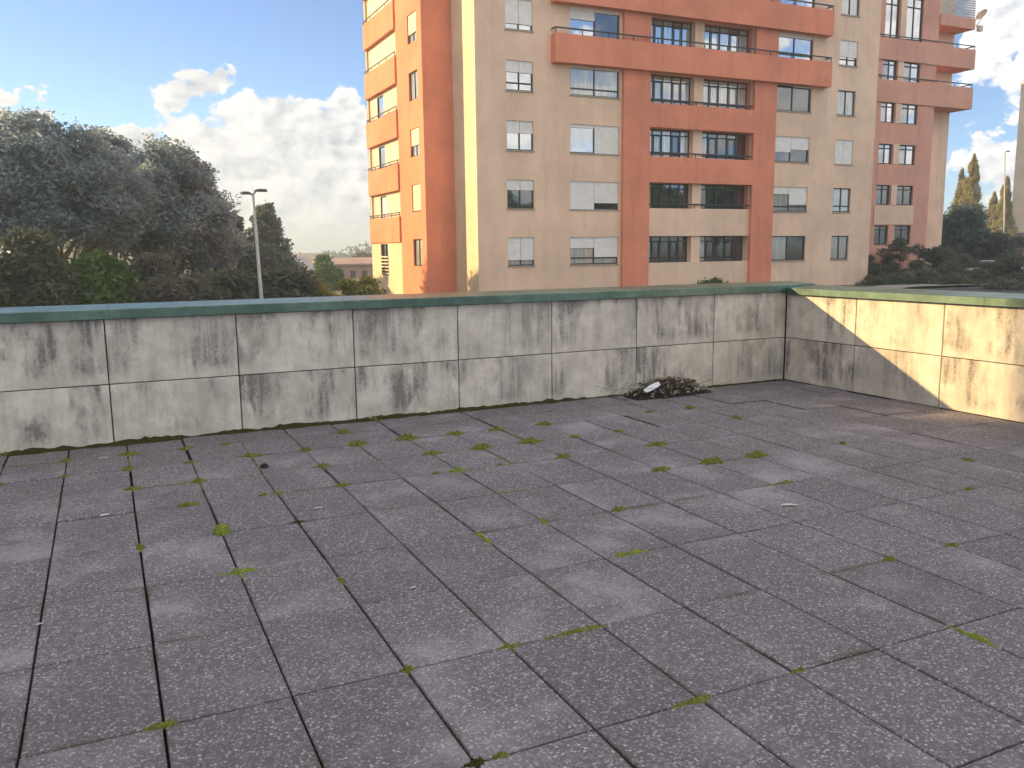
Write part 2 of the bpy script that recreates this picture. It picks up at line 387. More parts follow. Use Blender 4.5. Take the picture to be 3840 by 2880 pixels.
# ------------------------------------------------------------------ parapet walls
PW, PA0 = 1.0563, 6.3166
def panel_mesh(hw, hh, t=.035, ch=.004):
    v, f = [], []
    for y, ins in ((t, 0), (ch, 0), (0, ch)):      # front face at y=0 looks towards -y
        for a, b in ((-1, -1), (1, -1), (1, 1), (-1, 1)): v.append((a*(hw-ins), y, b*(hh-ins)))
    for k in (0, 4):
        for i in range(4): f.append((k+i, k+(i+1) % 4, k+4+(i+1) % 4, k+4+i))
    f.append((8, 9, 10, 11))
    me = bpy.data.meshes.new('panel'); me.from_pydata(v, [], f); me.materials.append(M_PANEL); return me
pc = {}
def add_panel(parent, fr, a, b, z0, z1, rot):
    key = (round(b-a, 3), round(z1-z0, 3))
    if key not in pc: pc[key] = panel_mesh((b-a)/2-.005, (z1-z0)/2-.004)
    o = obj('panel', pc[key], parent, fr((a+b)/2, (z0+z1)/2)); o.rotation_euler = (random.gauss(0, .001), random.gauss(0, .001), rot)
    o.location += Vector((0, 0, 0)) ; return o
def cap_profile(root, pts, n, along, name='coping'):
    """coping lengths: cross-section pts (d, z) run along a list of stations"""
    for (a, b) in n:
        mb = MB(); k = len(pts)
        for s in (a, b):
            for d, z in pts: mb.v.append(along(s, d, z))
        mb.f += [tuple(range(k)), tuple(reversed(range(k, 2*k)))] + [(i, (i+1) % k, k+(i+1) % k, k+i) for i in range(k)]
        mb.build(name, M_CAP, root)
sec = [(-.05, 1.07), (-.05, 1.145), (-.044, 1.151), (.395, 1.172), (.40, 1.166), (.40, 1.07)]
wa = MB().box(-6.2, DB+.36, DA+.035, DA+.36, -3.4, 1.07).build('parapet_wall', M_JOINT)
tag(wa, 'long parapet wall of black-stained concrete panels under a dark metal coping, in shade', 'wall')
js = [PA0-i*PW for i in range(0, 12)]
edges = [DB-.003] + js
for i in range(len(edges)-1):
    b, a = edges[i], edges[i+1]
    if b < -6: break
    a = max(a, -6.2)
    for z0, z1 in ((.0, HJ), (HJ, 1.068)): add_panel(wa, lambda u, z: (u, DA, z), a, b, z0, z1, 0)
cuts = [-6.2, -3.0, 0.02, 3.06, 5.2, DB+.40]
cap_profile(wa, sec, [(a+.0015, b-.0015) for a, b in zip(cuts, cuts[1:])], lambda s, d, z: (s, DA+d, z))
wb = MB().box(DB+.035, DB+.36, -3.5, DA+.03, -3.4, 1.04).build('parapet_wall', M_JOINT)
tag(wb, 'short parapet wall of concrete panels crossed by a diagonal sunlit shadow edge', 'wall')
jb = [DA-.004, DA-1.0672] + [DA-1.0672-1.0896*i for i in range(1, 11)]
for b, a in zip(jb, jb[1:]):
    for z0, z1 in ((.0, HJ), (HJ, 1.038)): add_panel(wb, lambda u, z: (DB, u, z), a, b, z0, z1, -math.pi/2)
secb = [(d, z-.03 if z < 1.1 else z-.035) for d, z in sec]
cb = [DA-.052, 5.3, 2.2, -.8, -3.5]
cap_profile(wb, secb, [(b+.0015, a-.0015) for a, b in zip(cb, cb[1:])], lambda s, d, z: (DB+d, s, z))

# ------------------------------------------------------------------ apartment tower
YF = 40.2
GROUND_T = -4.0
tower = empty('apartment_tower', (17.2, 40.2, GROUND_T), 'tall beige and brick-red apartment tower with white shutters and long balconies beyond the parapet', 'building')
FRONT = lambda u, d, z: (u, YF-d, z)          # d = outward
WESTX = 15.54
WEST = lambda u, d, z: (WESTX-d, u, z)
def wall_face(fr, u0, u1, z0, z1, holes, depth, name, mt, parent):
    us = sorted({u0, u1} | {h[0] for h in holes} | {h[1] for h in holes}); zs = sorted({z0, z1} | {h[2] for h in holes} | {h[3] for h in holes})
    us = [u for u in us if u0 <= u <= u1]; zs = [z for z in zs if z0 <= z <= z1]
    mb = MB(fr)
    for i in range(len(us)-1):
        j = 0
        while j < len(zs)-1:
            cu = (us[i]+us[i+1])/2
            inh = lambda jj: any(h[0] < cu < h[1] and h[2] < (zs[jj]+zs[jj+1])/2 < h[3] for h in holes)
            if inh(j): j += 1; continue
            k = j
            while k+1 < len(zs)-1 and not inh(k+1): k += 1
            mb.quad((us[i], 0, zs[j]), (us[i+1], 0, zs[j]), (us[i+1], 0, zs[k+1]), (us[i], 0, zs[k+1])); j = k+1
    for (a, b, c, d) in holes:
        mb.quad((a, 0, c), (b, 0, c), (b, -depth, c), (a, -depth, c)); mb.quad((a, 0, d), (b, 0, d), (b, -depth, d), (a, -depth, d))
        mb.quad((a, 0, c), (a, 0, d), (a, -depth, d), (a, -depth, c)); mb.quad((b, 0, c), (b, 0, d), (b, -depth, d), (b, -depth, c))
    return mb.build(name, mt, parent)
def window(parent, fr, u0, u1, z0, z1, d, n=2, shut=(), glass=G_DARK, transom=None, low=None, fw=.06, smat=None, sill=False, box=0.0):
    """window part with panes, roller shutters and an optional low rail; d = depth of the frame plane (outward)"""
    mb = MB(fr); t = .07
    mb.box(u0, u0+fw, d-t, d, z0, z1).box(u1-fw, u1, d-t, d, z0, z1).box(u0+fw, u1-fw, d-t, d, z0, z0+fw).box(u0+fw, u1-fw, d-t, d, z1-fw, z1)
    e = [u0+(u1-u0)*i/n for i in range(n+1)]
    for x in e[1:-1]: mb.box(x-fw*.55, x+fw*.55, d-t, d+.004, z0+fw, z1-fw)
    zl = z0 + (z1-z0)*(low or 0); zt = z0+(z1-z0)*(transom or 1)
    for i in range(n):
        a, b = e[i]+fw*.6, e[i+1]-fw*.6
        if low: mb.box(a, b, d-t, d+.002, zl-fw*.6, zl+fw*.6)
        if transom: mb.box(a, b, d-t, d+.002, zt-fw*.5, zt+fw*.5)
    wo = mb.build('window', M_FRAME, parent)
    gl = glass if isinstance(glass, (list, tuple)) else [glass]*n
    for i in range(n):
        a, b = e[i]+fw*.5, e[i+1]-fw*.5
        g = MB(fr).box(a, b, d-t*.7, d-t*.5, z0+fw*.9, z1-fw*.9).build('pane', gl[i % len(gl)], wo)
        s = shut[i] if i < len(shut) else 0
        if s > 0:
            zb = z1-(z1-z0)*s; mb = MB(fr); k = max(1, int((z1-zb)/.12)); hgt = (z1-zb)/k
            for q in range(k): mb.box(a-fw*.3, b+fw*.3, d+.012, d+.034, zb+q*hgt+.004, zb+(q+1)*hgt)
            mb.build('roller_shutter', smat or M_SHUT, wo)
    if sill: MB(fr).box(u0-.04, u1+.04, d-.02, .05, z0-.06, z0).build('sill', M_SILL, wo)
    return wo
NR = 10
holes = []
rowz = lambda r: (0.77+2.9*r, 2.22+2.9*r)
C1, C2, C3, C4 = (18.86, 20.38), (22.52, 25.5), (36.15, 38.95), (41.05, 42.52)
BAYZ = [(0.78, 2.25), (3.77, 5.15), (6.54, 8.07), (9.34, 10.93)] + [(12.30+2.9*k, 13.83+2.9*k) for k in range(NR-4)]
for r in range(NR):
    a, b = rowz(r)
    for c in (C1, C2, C3, C4): holes.append((c[0], c[1], a, b))
    holes.append((27.35, 34.5, *BAYZ[r]))
holes += [(C1[0], C1[1], -2.6, -1.2), (C2[0], C2[1], -2.6, -1.2)]
wall_face(FRONT, 17.2, 44.3, GROUND_T, 30, holes, .18, 'front_wall', M_BEIGE, tower)
# bay recess linings and piers
for r in range(NR):
    z0, z1 = BAYZ[r]
    MB(FRONT).box(27.0, 34.9, -.78, -.60, z0-.3, z1+.3).build('bay_back_wall', M_BEIGE, tower)
    lin = MB(FRONT)
    for a, b, c, d in ((27.35, 34.5, z0, z1),):
        lin.quad((a, -.18, c), (b, -.18, c), (b, -.6, c), (a, -.6, c)); lin.quad((a, -.18, d), (b, -.18, d), (b, -.6, d), (a, -.6, d))
        lin.quad((a, -.18, c), (a, -.18, d), (a, -.6, d), (a, -.6, c)); lin.quad((b, -.18, c), (b, -.18, d), (b, -.6, d), (b, -.6, c))
    lin.build('bay_reveal', M_RED if r else M_BEIGE, tower)
    MB(FRONT).box(30.46, 31.08, -.58, -.12, z0+.003, z1-.003).build('bay_pier', M_BEIGE, tower)
# red frame
for a, b in ((25.66, 27.35), (34.5, 36.12)):
    MB(FRONT).box(a, b, -.02, .2, GROUND_T, 30).build('pilaster', M_RED, tower)
for r in (1, 2):
    MB(FRONT).box(27.352, 34.498, -.02, .195, BAYZ[r][1]+.002, BAYZ[r+1][0]).build('spandrel', M_RED, tower)
# balconies on the upper storeys
for j in range(NR-3):
    zb = 10.93+2.9*j
    mb = MB(FRONT).box(21.4, 40.0, .38, .5, zb, zb+1.4).box(21.4, 21.52, -.02, .378, zb, zb+1.4).box(39.88, 40.0, -.02, .378, zb, zb+1.4).box(21.52, 39.88, -.02, .378, zb+.002, zb+.16)
    bal = mb.build('balcony', M_RED, tower)
    rl = MB(FRONT).box(21.42, 39.98, .40, .46, zb+1.63, zb+1.70).box(21.42, 21.48, -.02, .40, zb+1.63, zb+1.70).box(39.92, 39.98, -.02, .40, zb+1.63, zb+1.70)
    for i in range(13):
        x = 21.45+i*(39.95-21.45)/12; rl.box(x-.02, x+.02, .41, .45, zb+1.38, zb+1.63)
    rl.build('railing', M_RAIL, bal)
# rails along the lower bay windows
for r in (1, 2, 3):
    z0 = BAYZ[r][0]; mb = MB(FRONT).box(27.36, 34.49, -.06, .0, z0+.20, z0+.27)
    for i in range(10):
        x = 27.6+i*.74; mb.box(x, x+.03, -.05, -.02, z0, z0+.2)
    mb.build('railing', M_RAIL, tower)
# windows
SH1 = [.80, .36, .42, .39, .80, 0, .5, .3, .6, .4]
SH2 = [(.4, .74), (1, .77), (.12, 1), (.07, .07), (.42, .12), (.5, .2), (1, .4), (.2, .2), (.3, .6), (.4, .4)]
SH3 = [(0, 0), (.30, .72), (.62, .5), (0, .05), (.16, .16), (.1, .1), (.5, .2), (.3, .3), (.2, .8), (.1, .4)]
SH4 = [0, 0, 1, 0, .66, 0, .4, .5, .2, .7]
G1 = [G_CURT, G_DARK, G_SKY, G_SKY, G_SKY] + [G_SKY]*5
G2 = [(G_CURT, G_CURT), (G_DARK, G_DARK), (G_SKY, G_SKY), (G_CURT, G_CURT), (G_SKY, G_DARK)] + [(G_SKY, G_CURT)]*5
G3 = [(G_CURT, G_DARK), (G_CURT, G_CURT), (G_DARK, G_DARK), (G_DARK, G_DARK), (G_SKY, G_SKY)] + [(G_SKY, G_SKY)]*5
G4 = [G_CURT, G_CURT, G_SKY, G_CURT, G_SKY, G_CURT] + [G_SKY]*4
for r in range(NR):
    a, b = rowz(r)
    window(tower, FRONT, C1[0], C1[1], a, b, -.10, 2, (SH1[r], SH1[r]), G1[r], low=.26 if r in (0, 3) else None, sill=True)
    window(tower, FRONT, C2[0], C2[1], a, b, -.10, 2, SH2[r], G2[r], low=.24 if r in (0, 3) else None, sill=True)
    window(tower, FRONT, C3[0], C3[1], a, b, -.10, 2, SH3[r], G3[r], low=.2 if r in (1, 4) else None, sill=True)
    window(tower, FRONT, C4[0], C4[1], a, b, -.10, 2, (SH4[r], SH4[r]), G4[r], low=.25 if r in (1, 4) else None, sill=True)
    z0, z1 = BAYZ[r]
    pal = {0: [G_CURT, G_DARK, G_DARK, G_DARK, G_DARK], 1: [G_CURT, G_DARK, G_DARK, G_DARK, G_DARK], 2: [G_BRIGHT, G_CURT, G_BRIGHT, G_DARK, G_BRIGHT], 3: [G_BRIGHT]*5}.get(r, [G_SKYPAINT, G_SKYPAINT, G_SKYPAINT, G_SKY, G_SKYPAINT])
    pal2 = {2: [G_CURT, G_DARK, G_DARK, G_DARK, G_DARK]}.get(r, pal)
    for (x0, x1), pl in (((27.36, 30.46), pal), ((31.08, 34.49), pal2)):
        wo = window(tower, FRONT, x0, x1, z0+.003, z1-.003, -.50, 5, (), pl, transom=.80, low=.16, fw=.06)
        e = [x0+(x1-x0)*i/5 for i in range(6)]
        for k in (1, 3):                                     # opening sashes
            mb = MB(FRONT)
            p, q_ = e[k]+.05, e[k+1]-.05; zl = z0+(z1-z0)*.17; zt = z0+(z1-z0)*.79
            mb.box(p, p+.045, -.497, -.46, zl, zt).box(q_-.045, q_, -.497, -.46, zl, zt).box(p+.045, q_-.045, -.497, -.46, zl, zl+.045).box(p+.045, q_-.045, -.497, -.46, zt-.045, zt)
            mb.build('sash', M_FRAME, wo)
for c in (C1, C2): window(tower, FRONT, c[0], c[1], -2.6, -1.2, -.10, 2, (.5, .3), G_DARK)
# main block side, roof, and the stepped west block
MB().box(17.2, 44.3, 41.0, 56, 29.6, 30).build('roof', M_BEIGE, tower)
MB().quad((17.2, 40.2, GROUND_T), (17.2, 43.2, GROUND_T), (17.2, 43.2, 30), (17.2, 40.2, 30)).build('side_wall', M_CREAM, tower)
MB().quad((44.3, 40.2, GROUND_T), (44.3, 56, GROUND_T), (44.3, 56, 30), (44.3, 40.2, 30)).build('side_wall', M_BEIGE, tower)
MB().quad((15.54, 43.2, GROUND_T), (17.2, 43.2, GROUND_T), (17.2, 43.2, 30), (15.54, 43.2, 30)).build('recessed_front_wall', M_RED, tower)
MB().quad((15.54, 53.4, GROUND_T), (44.3, 56, GROUND_T), (44.3, 56, 30), (15.54, 53.4, 30)).build('rear_wall', M_BEIGE, tower)
WY = (43.95, 45.35)
wh = [(WY[0], WY[1], .77+2.9*r, 2.22+2.9*r) for r in range(NR)] + [(WY[0], WY[1], -2.3, -1.05)]
wall_face(WEST, 43.2, 47.4, GROUND_T, 30, wh, .16, 'west_wall', M_RED, tower)
SW = [0, .95, .6, 0, .68, .7, .5, 1, .4, .7]
for r in range(NR): window(tower, WEST, WY[0], WY[1], .77+2.9*r, 2.22+2.9*r, -.09, 2, (SW[r], SW[r]), [G_CURT, G_CURT], smat=M_SHUTC)
window(tower, WEST, WY[0], WY[1], -2.3, -1.05, -.09, 2, (.8, .8), G_DARK, smat=M_SHUTC)
# west balconies
wbh = [(50.0, 51.5, .15, 2.02), (50.05, 51.4, -2.2, -.72)]
wall_face(WEST, 47.4, 53.4, GROUND_T, 2.1, wbh, .16, 'west_base_wall', M_CREAM, tower)
wo = window(tower, WEST, 50.0, 51.5, .15, 2.02, -.09, 2, (), G_DARK)
mb = MB(WEST)
for k in range(6): mb.box(49.95, 51.55, .01, .05, .22+k*.2, .30+k*.2)
mb.build('louvre_bars', M_SHUTC, wo)
window(tower, WEST, 50.05, 51.4, -2.2, -.72, -.09, 2, (.3, 0), G_CURT, smat=M_SHUTC)
for r in range(NR):
    zb = 2.1+2.9*r
    mb = MB(WEST).box(47.402, 53.4, -.02, .10, zb, zb+1.45).box(47.402, 53.4, -.16, -.022, zb+.002, zb+.18)
    bal = mb.build('balcony', M_RED, tower)
    rl = MB(WEST).box(47.41, 53.38, .03, .08, zb+1.63, zb+1.69)
    for i in range(5): rl.box(47.45+i*1.46, 47.49+i*1.46, .04, .07, zb+1.45, zb+1.63)
    rl.build('railing', M_RAIL, bal)
    zc = zb+1.05; zt = zb+2.9
    wall_face(lambda u, d, z: (WESTX+.13-d, u, z), 47.4, 53.4, zb+.18, zt, [(48.0, 52.9, zb+.5, zt-.12)], .12, 'balcony_back_wall', M_CREAM, tower)
    s = [(1, 1, .0, 1), (1, 1, .0, 1), (1, 1, .0, 1), (1, 1, 0.9, 1), (1, 1, 1, 1)][r % 5]
    window(tower, lambda u, d, z: (WESTX+.13-d, u, z), 48.0, 52.9, zb+.5, zt-.12, -.05, 4, s, [G_CURT, G_CURT, G_BRIGHT if r == 0 else G_SKY, G_CURT], smat=M_SHUTC)
MB().quad((15.54+.24, 47.4, GROUND_T), (15.54, 47.4, GROUND_T), (15.54, 47.4, 30), (15.54+.24, 47.4, 30)).build('balcony_cheek', M_RED, tower)
MB().box(15.56, 15.78, 53.18, 53.38, 2.1, 30).build('balcony_fin', M_CREAM, tower)
# ---- right rear wing
YR = 46.0
RF = lambda u, d, z: (u, YR-d, z)
rbz = [(0.15+2.9*k-1.4*0, 0) for k in range(1)]
rh = []
WR = [(51.15, 52.57), (53.2, 54.92)]
for k in range(-1, 9):
    for a, b in WR: rh.append((a, b, 4.52+2.9*k, 5.94+2.9*k + (1.5 if k == 4 else 0)))
wall_face(RF, 44.3, 56.6, GROUND_T, 30, rh, .2, 'rear_wing_wall', M_MAUVE, tower)
MB(RF).box(51.0, 55.05, .01, .05, 3.10, 4.46).build('spandrel', M_BEIGE, tower)
for k in range(-1, 9):
    for i, (a, b) in enumerate(WR):
        z0 = 4.52+2.9*k
        window(tower, RF, a, b, z0, z0+1.42+(1.5 if k == 4 else 0), -.12, 2, (), {-1: G_DARK, 0: G_DARK, 1: [G_CURT, G_SKY], 2: [G_CURT, G_SKY], 3: [G_CURT, G_SKY]}.get(k, G_SKY), transom=.78, fw=.08)
    if k > -1: MB(RF).box(52.6, 53.17, .01, .06, 4.52+2.9*k, 5.94+2.9*k+(1.5 if k == 4 else 0)).build('pier', M_BEIGE, tower)
def rbal(z, x0, x1, h=1.4):
    mb = MB(RF).box(x0, x1, .0, .12, z, z+h).box(x1-.12, x1, -2.3, -.002, z, z+h).box(x0, x1-.122, -2.3, -.002, z+.002, z+.16)
    b = mb.build('balcony', M_MAUVE, tower)
    rl = MB(RF).box(x0, x1, .02, .07, z+h+.22, z+h+.29).box(x1-.07, x1-.02, -2.3, .02, z+h+.22, z+h+.29)
    for i in range(6): rl.box(x1-.1-i*1.9, x1-.06-i*1.9, .03, .06, z+h, z+h+.22)
    rl.build('railing', M_RAIL, b)
rbal(11.72, 50.0, 60.55, 1.55); rbal(14.62, 50.0, 60.55, 1.4)
up = MB(RF).box(56.6, 60.3, .0, .12, 17.45, 18.2).box(60.18, 60.3, -2.3, -.002, 17.45, 18.2).box(56.6, 60.17, -2.3, -.002, 17.452, 17.6).build('balcony', M_MAUVE, tower)
lv = MB(RF)
for k in range(14): lv.box(56.62, 60.28, .01, .07, 18.26+k*.16, 18.36+k*.16)
lv.build('louvre_screen', M_GALV, up)
MB(RF).box(56.61, 60.2, -2.4, -1.5, GROUND_T, 30).build('rear_end_wall', M_BEIGE, tower)
nw = MB(RF)
for k in range(0, 7): window(tower, lambda u, d, z: (u, 47.5-d, z), 56.75, 57.5, 4.4+2.9*k, 5.75+2.9*k, .03, 1, (), G_DARK)
MB().quad((60.2, 47.5, GROUND_T), (60.2, 56, GROUND_T), (60.2, 56, 30), (60.2, 47.5, 30)).build('side_wall', M_BEIGE, tower)
for k in range(0, 4):
    MB().box(60.21, 60.55, 48.2, 50.2, 3.4+2.9*k, 3.52+2.9*k).build('ledge', M_GALV, tower)
# dish on the balcony corner
dish = empty('satellite_dish', (60.6, 45.9, 17.6), 'small sunlit satellite dish fixed to the top right balcony corner of the tower', 'dish')
mb = MB(); c = Vector((60.95, 45.8, 18.45)); ax = Vector((-.75, .1, .5)).normalized(); X = ax.orthogonal().normalized(); Y_ = ax.cross(X)
n0 = 0
for i in range(5):
    rr = .1+.36*i/4
    for k in range(14):
        t = 2*math.pi*k/14; mb.v.append(tuple(c+ax*(rr*rr*.9)+X*math.cos(t)*rr+Y_*math.sin(t)*rr))
for i in range(4):
    for k in range(14): mb.f.append((i*14+k, i*14+(k+1) % 14, (i+1)*14+(k+1) % 14, (i+1)*14+k))
mb.f.append(tuple(range(14)))
mb.build('reflector', M_SHUTC, dish, True)
MB().tube([(60.5, 45.95, 17.7), (60.7, 45.9, 18.0), tuple(c)], .03, 6).tube([tuple(c-Y_*.4), tuple(c+ax*.55)], .015, 5).build('arm', M_GALV, dish)
MB().box(60.55, 60.95, 45.7, 45.95, 17.35, 17.75).build('bracket_box', M_SHUTC, dish)

# ------------------------------------------------------------------ trees
def leaves(clumps, n_per, size, squash=1.0, droop=0.0):
    """leaf quads spread through the shells of ellipsoid clumps; clumps: (x,y,z,rx,ry,rz)"""
    out = []
    for (cx, cy, cz, rx, ry, rz) in clumps:
        n = int(n_per*RNG.uniform(.7, 1.3))
        d = RNG.normal(size=(n, 3)); d /= np.linalg.norm(d, axis=1)[:, None]
        r = RNG.uniform(.25, 1.0, n)**.45 * (1+.18*RNG.normal(size=n))
        out.append(np.c_[cx+d[:, 0]*rx*r, cy+d[:, 1]*ry*r, cz+d[:, 2]*rz*r])
    C = np.concatenate(out); n = len(C)
    a = RNG.normal(size=(n, 3)); a[:, 2] = a[:, 2]*.6-droop; a /= np.linalg.norm(a, axis=1)[:, None]
    b = RNG.normal(size=(n, 3)); b -= a*(a*b).sum(1)[:, None]; b /= np.linalg.norm(b, axis=1)[:, None]
    s = size*RNG.uniform(.6, 1.4, n)[:, None]
    V = np.empty((n, 4, 3)); V[:, 0] = C-a*s; V[:, 1] = C+b*s*.45*squash; V[:, 2] = C+a*s; V[:, 3] = C-b*s*.45*squash
    return V.reshape(-1, 3), np.arange(n*4).reshape(-1, 4)
def limbs(base, targets, r, fork=.35, seg=6):
    mb = MB(); base = Vector(base)
    top = sum((Vector(t) for t in targets), Vector((0, 0, 0)))/len(targets)
    fk = base.lerp(Vector((top.x, top.y, base.z+(top.z-base.z))), fork)
    mb.tube([base, base.lerp(fk, .5)+Vector((random.uniform(-.1, .1), 0, 0)), fk], [r, r*.85, r*.7], 8)
    for t in targets:
        t = Vector(t); mid = fk.lerp(t, .5)+Vector((random.uniform(-.4, .4), random.uniform(-.4, .4), random.uniform(0, .5)))
        mb.tube([fk, mid, t], [r*.5, r*.3, r*.08], seg)
    return mb
LM_EUC = leaf_mat('eucalyptus_leaf', (.15, .22, .28), (.25, .335, .395), (.37, .44, .44), .55)
LM_DARK = leaf_mat('dark_leaf', (.07, .09, .07), (.12, .145, .10), (.19, .20, .125), .4)
LM_BROWN = leaf_mat('brownish_leaf', (.095, .095, .08), (.15, .15, .12), (.21, .20, .15), .4)
LM_GREEN = leaf_mat('fresh_green_leaf', (0.047, 0.109, 0.034), (0.094, 0.187, 0.047), (0.156, 0.265, 0.07), .35)
LM_YEL = leaf_mat('yellow_green_leaf', (.16, .19, .04), (.30, .31, .07), (.42, .40, .11), .5)
LM_POP = leaf_mat('poplar_leaf', (.28, .27, .14), (.42, .39, .20), (.55, .50, .28), .5)
LM_CON = leaf_mat('conifer_leaf', (.07, .105, .10), (.12, .165, .15), (.19, .23, .18), .4)
def tree(name, base, clumps, n_per, size, lm, label, cat='tree', group=None, trunk=.22, fork=.35, ntarget=10, droop=.3, extra_trunks=0):
    base = Vector(base); o = empty(name, base, label, cat, group)
    rel = [(c[0]-base.x, c[1]-base.y, c[2]-base.z, *c[3:]) for c in clumps]
    V, Fq = leaves(rel, n_per, size, droop=droop)
    obj('crown', np_mesh('crown', V, Fq, lm), o)
    tg = random.sample(clumps, min(ntarget, len(clumps)))
    k = max(1, extra_trunks+1)
    for i in range(k):
        sub = sorted(tg, key=lambda c: c[0])[i::k] if k > 1 else tg
        if sub: limbs(base+Vector(((i-(k-1)/2)*.7, random.uniform(-.4, .4)*(k > 1), 0)), [c[:3] for c in sub], trunk, fork).build('trunk' if i == 0 else 'stem', M_BARK, o, True)
    return o
def dome(cx, cy, zb, zt, rx, ry, n, rc, lo=.25, power=1.0):
    """clumps filling a lumpy dome between zb and zt"""
    res = []
    while len(res) < n:
        d = RNG.normal(size=3); d /= np.linalg.norm(d)
        if d[2] < -.55: continue
        r = RNG.uniform(lo, 1)**.5
        x, y = cx+d[0]*rx*r, cy+d[1]*ry*r
        zc = zb+(zt-zb)*.42; z = zc+d[2]*((zt-zc) if d[2] > 0 else (zc-zb))*r
        s = rc*RNG.uniform(.65, 1.25)
        res.append((x, y, z-s*.5 if d[2] > .3 else z, s*1.1, s*1.1, s*.75))
    return res
def px_dome(vx, vtop, vbot, Y, wpx, n, rc, lo=.25):
    t = at(vx, vtop, Y); b = at(vx, vbot, Y); e = at(vx+wpx/2, vtop, Y)
    rx = abs(e.x-t.x)*.95
    return dome(t.x, Y, b.z, t.z, rx-rc*.5, rx*.8, n, rc, lo), (t.x, Y, gz(t.x, Y))
GL = 'trees behind the left end of the parapet'
def ptree(name, vx, vtop, vbot, Y, wpx, n, rc, n_per, size, lm, label, **kw):
    c, b = px_dome(vx, vtop, vbot, Y, wpx, n, rc, kw.pop('lo', .25))
    return tree(name, b, c, n_per, size, lm, label, **kw)
c1, b1 = px_dome(285, 362, 640, 45, 400, 125, 1.0, .3)
c1 = [c for c in c1 if not (c[2] < at(285, 520, 45).z and abs(c[0]-b1[0]) < 3.2 and random.random() < .12)]
tree('eucalyptus_tree', b1, c1, 520, .12, LM_EUC, 'tallest spreading tree at far left with sky showing between its bare stems', trunk=.2, fork=.42, ntarget=26, extra_trunks=3)
ptree('eucalyptus_tree', 470, 400, 640, 49, 300, 95, 1.0, 520, .125, LM_EUC, 'broad rounded tree right of the tallest tree, crown touching it', trunk=.22, fork=.4, ntarget=14, extra_trunks=1)
ptree('broadleaf_tree', 540, 466, 690, 51, 190, 80, .95, 430, .13, LM_EUC, 'lower round grey-green tree left of the leaning street lamp', trunk=.2, ntarget=12)
ptree('broadleaf_tree', 40, 400, 640, 43, 300, 85, 1.0, 620, .14, LM_EUC, 'dark tree at the left border of the view beyond the tallest tree', trunk=.25, ntarget=14, extra_trunks=1)
ptree('broadleaf_tree', 640, 556, 700, 57, 150, 70, .8, 420, .13, LM_CON, 'low dark tree filling the slope just behind the leaning street lamp', trunk=.18, ntarget=10)
ptree('eucalyptus_tree', 395, 384, 640, 51, 210, 70, 1.0, 480, .125, LM_EUC, 'rounded crown joining the tallest tree to the broad tree on its right', trunk=.2, ntarget=10)
# conifer behind the lamp
cb_ = at(678, 520, 72); cc = []
for i in range(46):
    t = (i+.5)/46; z = cb_.z-.2-t*10.0; rr = .35+t*3.9; a = i*2.399
    cc.append((cb_.x+math.cos(a)*rr*.75, 72+math.sin(a)*rr*.75, z, .35+rr*.38, .35+rr*.38, .55))
tree('conifer_tree', (cb_.x, 72, gz(cb_.x, 72)), cc, 420, .15, LM_CON, 'pointed dark conifer rising behind the left street lamp', trunk=.18, fork=.5, ntarget=8)
sb = at(628, 545, 58); cc = [(sb.x+random.uniform(-.5, .5)*i*.14, 58+random.uniform(-.6, .6), sb.z-.3-i*.5, .35+i*.09, .4+i*.09, .5) for i in range(14)]
tree('conifer_tree', (sb.x, 58, gz(sb.x, 58)), cc, 220, .18, LM_CON, 'thin low conifer tip between the brownish tree and the pointed conifer', trunk=.1, ntarget=4)
# shrubs in front of the trees
SHR = [(385, 585, 150, 37, LM_GREEN, 'fresh green shrub in front of the tallest tree, greener than its neighbours'),
       (265, 560, 150, 36, LM_DARK, 'dark shrub below the bare stems of the tallest tree at left'),
       (130, 590, 190, 35, LM_DARK, 'dark shrub at the far left border under the trees'),
       (500, 600, 170, 38, LM_BROWN, 'brownish shrub right of the fresh green shrub'),
       (600, 610, 150, 39, LM_DARK, 'dark olive shrub left of the street lamp foot'),
       (700, 618, 150, 40, LM_DARK, 'dark olive shrub right of the street lamp foot'),
       (-10, 600, 150, 35, LM_BROWN, 'brownish shrub at the outer left border of the view')]
for vx, vt, wpx, Y, lm, lab in SHR:
    ptree('shrub', vx, vt, 760, Y, wpx, 46, .7, 300, .15, lm, lab, cat='shrub', trunk=.08, ntarget=6, lo=.2)
for i, (vx, vt, wpx, Y) in enumerate(((770, 634, 100, 41), (838, 640, 100, 39.5))):
    ptree('shrub', vx, vt, 760, Y, wpx, 26, .5, 300, .13, LM_YEL, ['sunlit yellow-green shrub left of the tower foot beside the grey-roofed shed', 'sunlit yellow-green shrub touching the left foot of the tower'][i], cat='shrub', trunk=.06, ntarget=5)
ptree('broadleaf_tree', 785, 600, 690, 95, 52, 30, .8, 260, .22, LM_GREEN, 'compact green tree between the two low far buildings', trunk=.2)
ptree('broadleaf_tree', 722, 600, 690, 100, 50, 20, .8, 200, .25, LM_DARK, 'small dark tree beside the shed behind the pointed conifer', trunk=.2)
ptree('broadleaf_tree', 850, 590, 660, 130, 46, 24, 1.0, 200, .3, LM_BROWN, 'thin far tree just left of the tower above the pink building', trunk=.2)
# distant wooded skyline
V = []; cl = []
for i in range(170):
    a = math.radians(RNG.uniform(-25, 75)); dd = RNG.uniform(330, 460)
    cl.append((math.sin(a)*dd, math.cos(a)*dd, -3.2+RNG.uniform(0, 4.5), 9, 9, RNG.uniform(2, 4)))
V, Fq = leaves(cl, 160, 1.1)
tag(obj('distant_trees', np_mesh('distant_trees', V, Fq, LM_DARK)), 'dark line of far trees on the horizon', 'trees', kind='stuff')

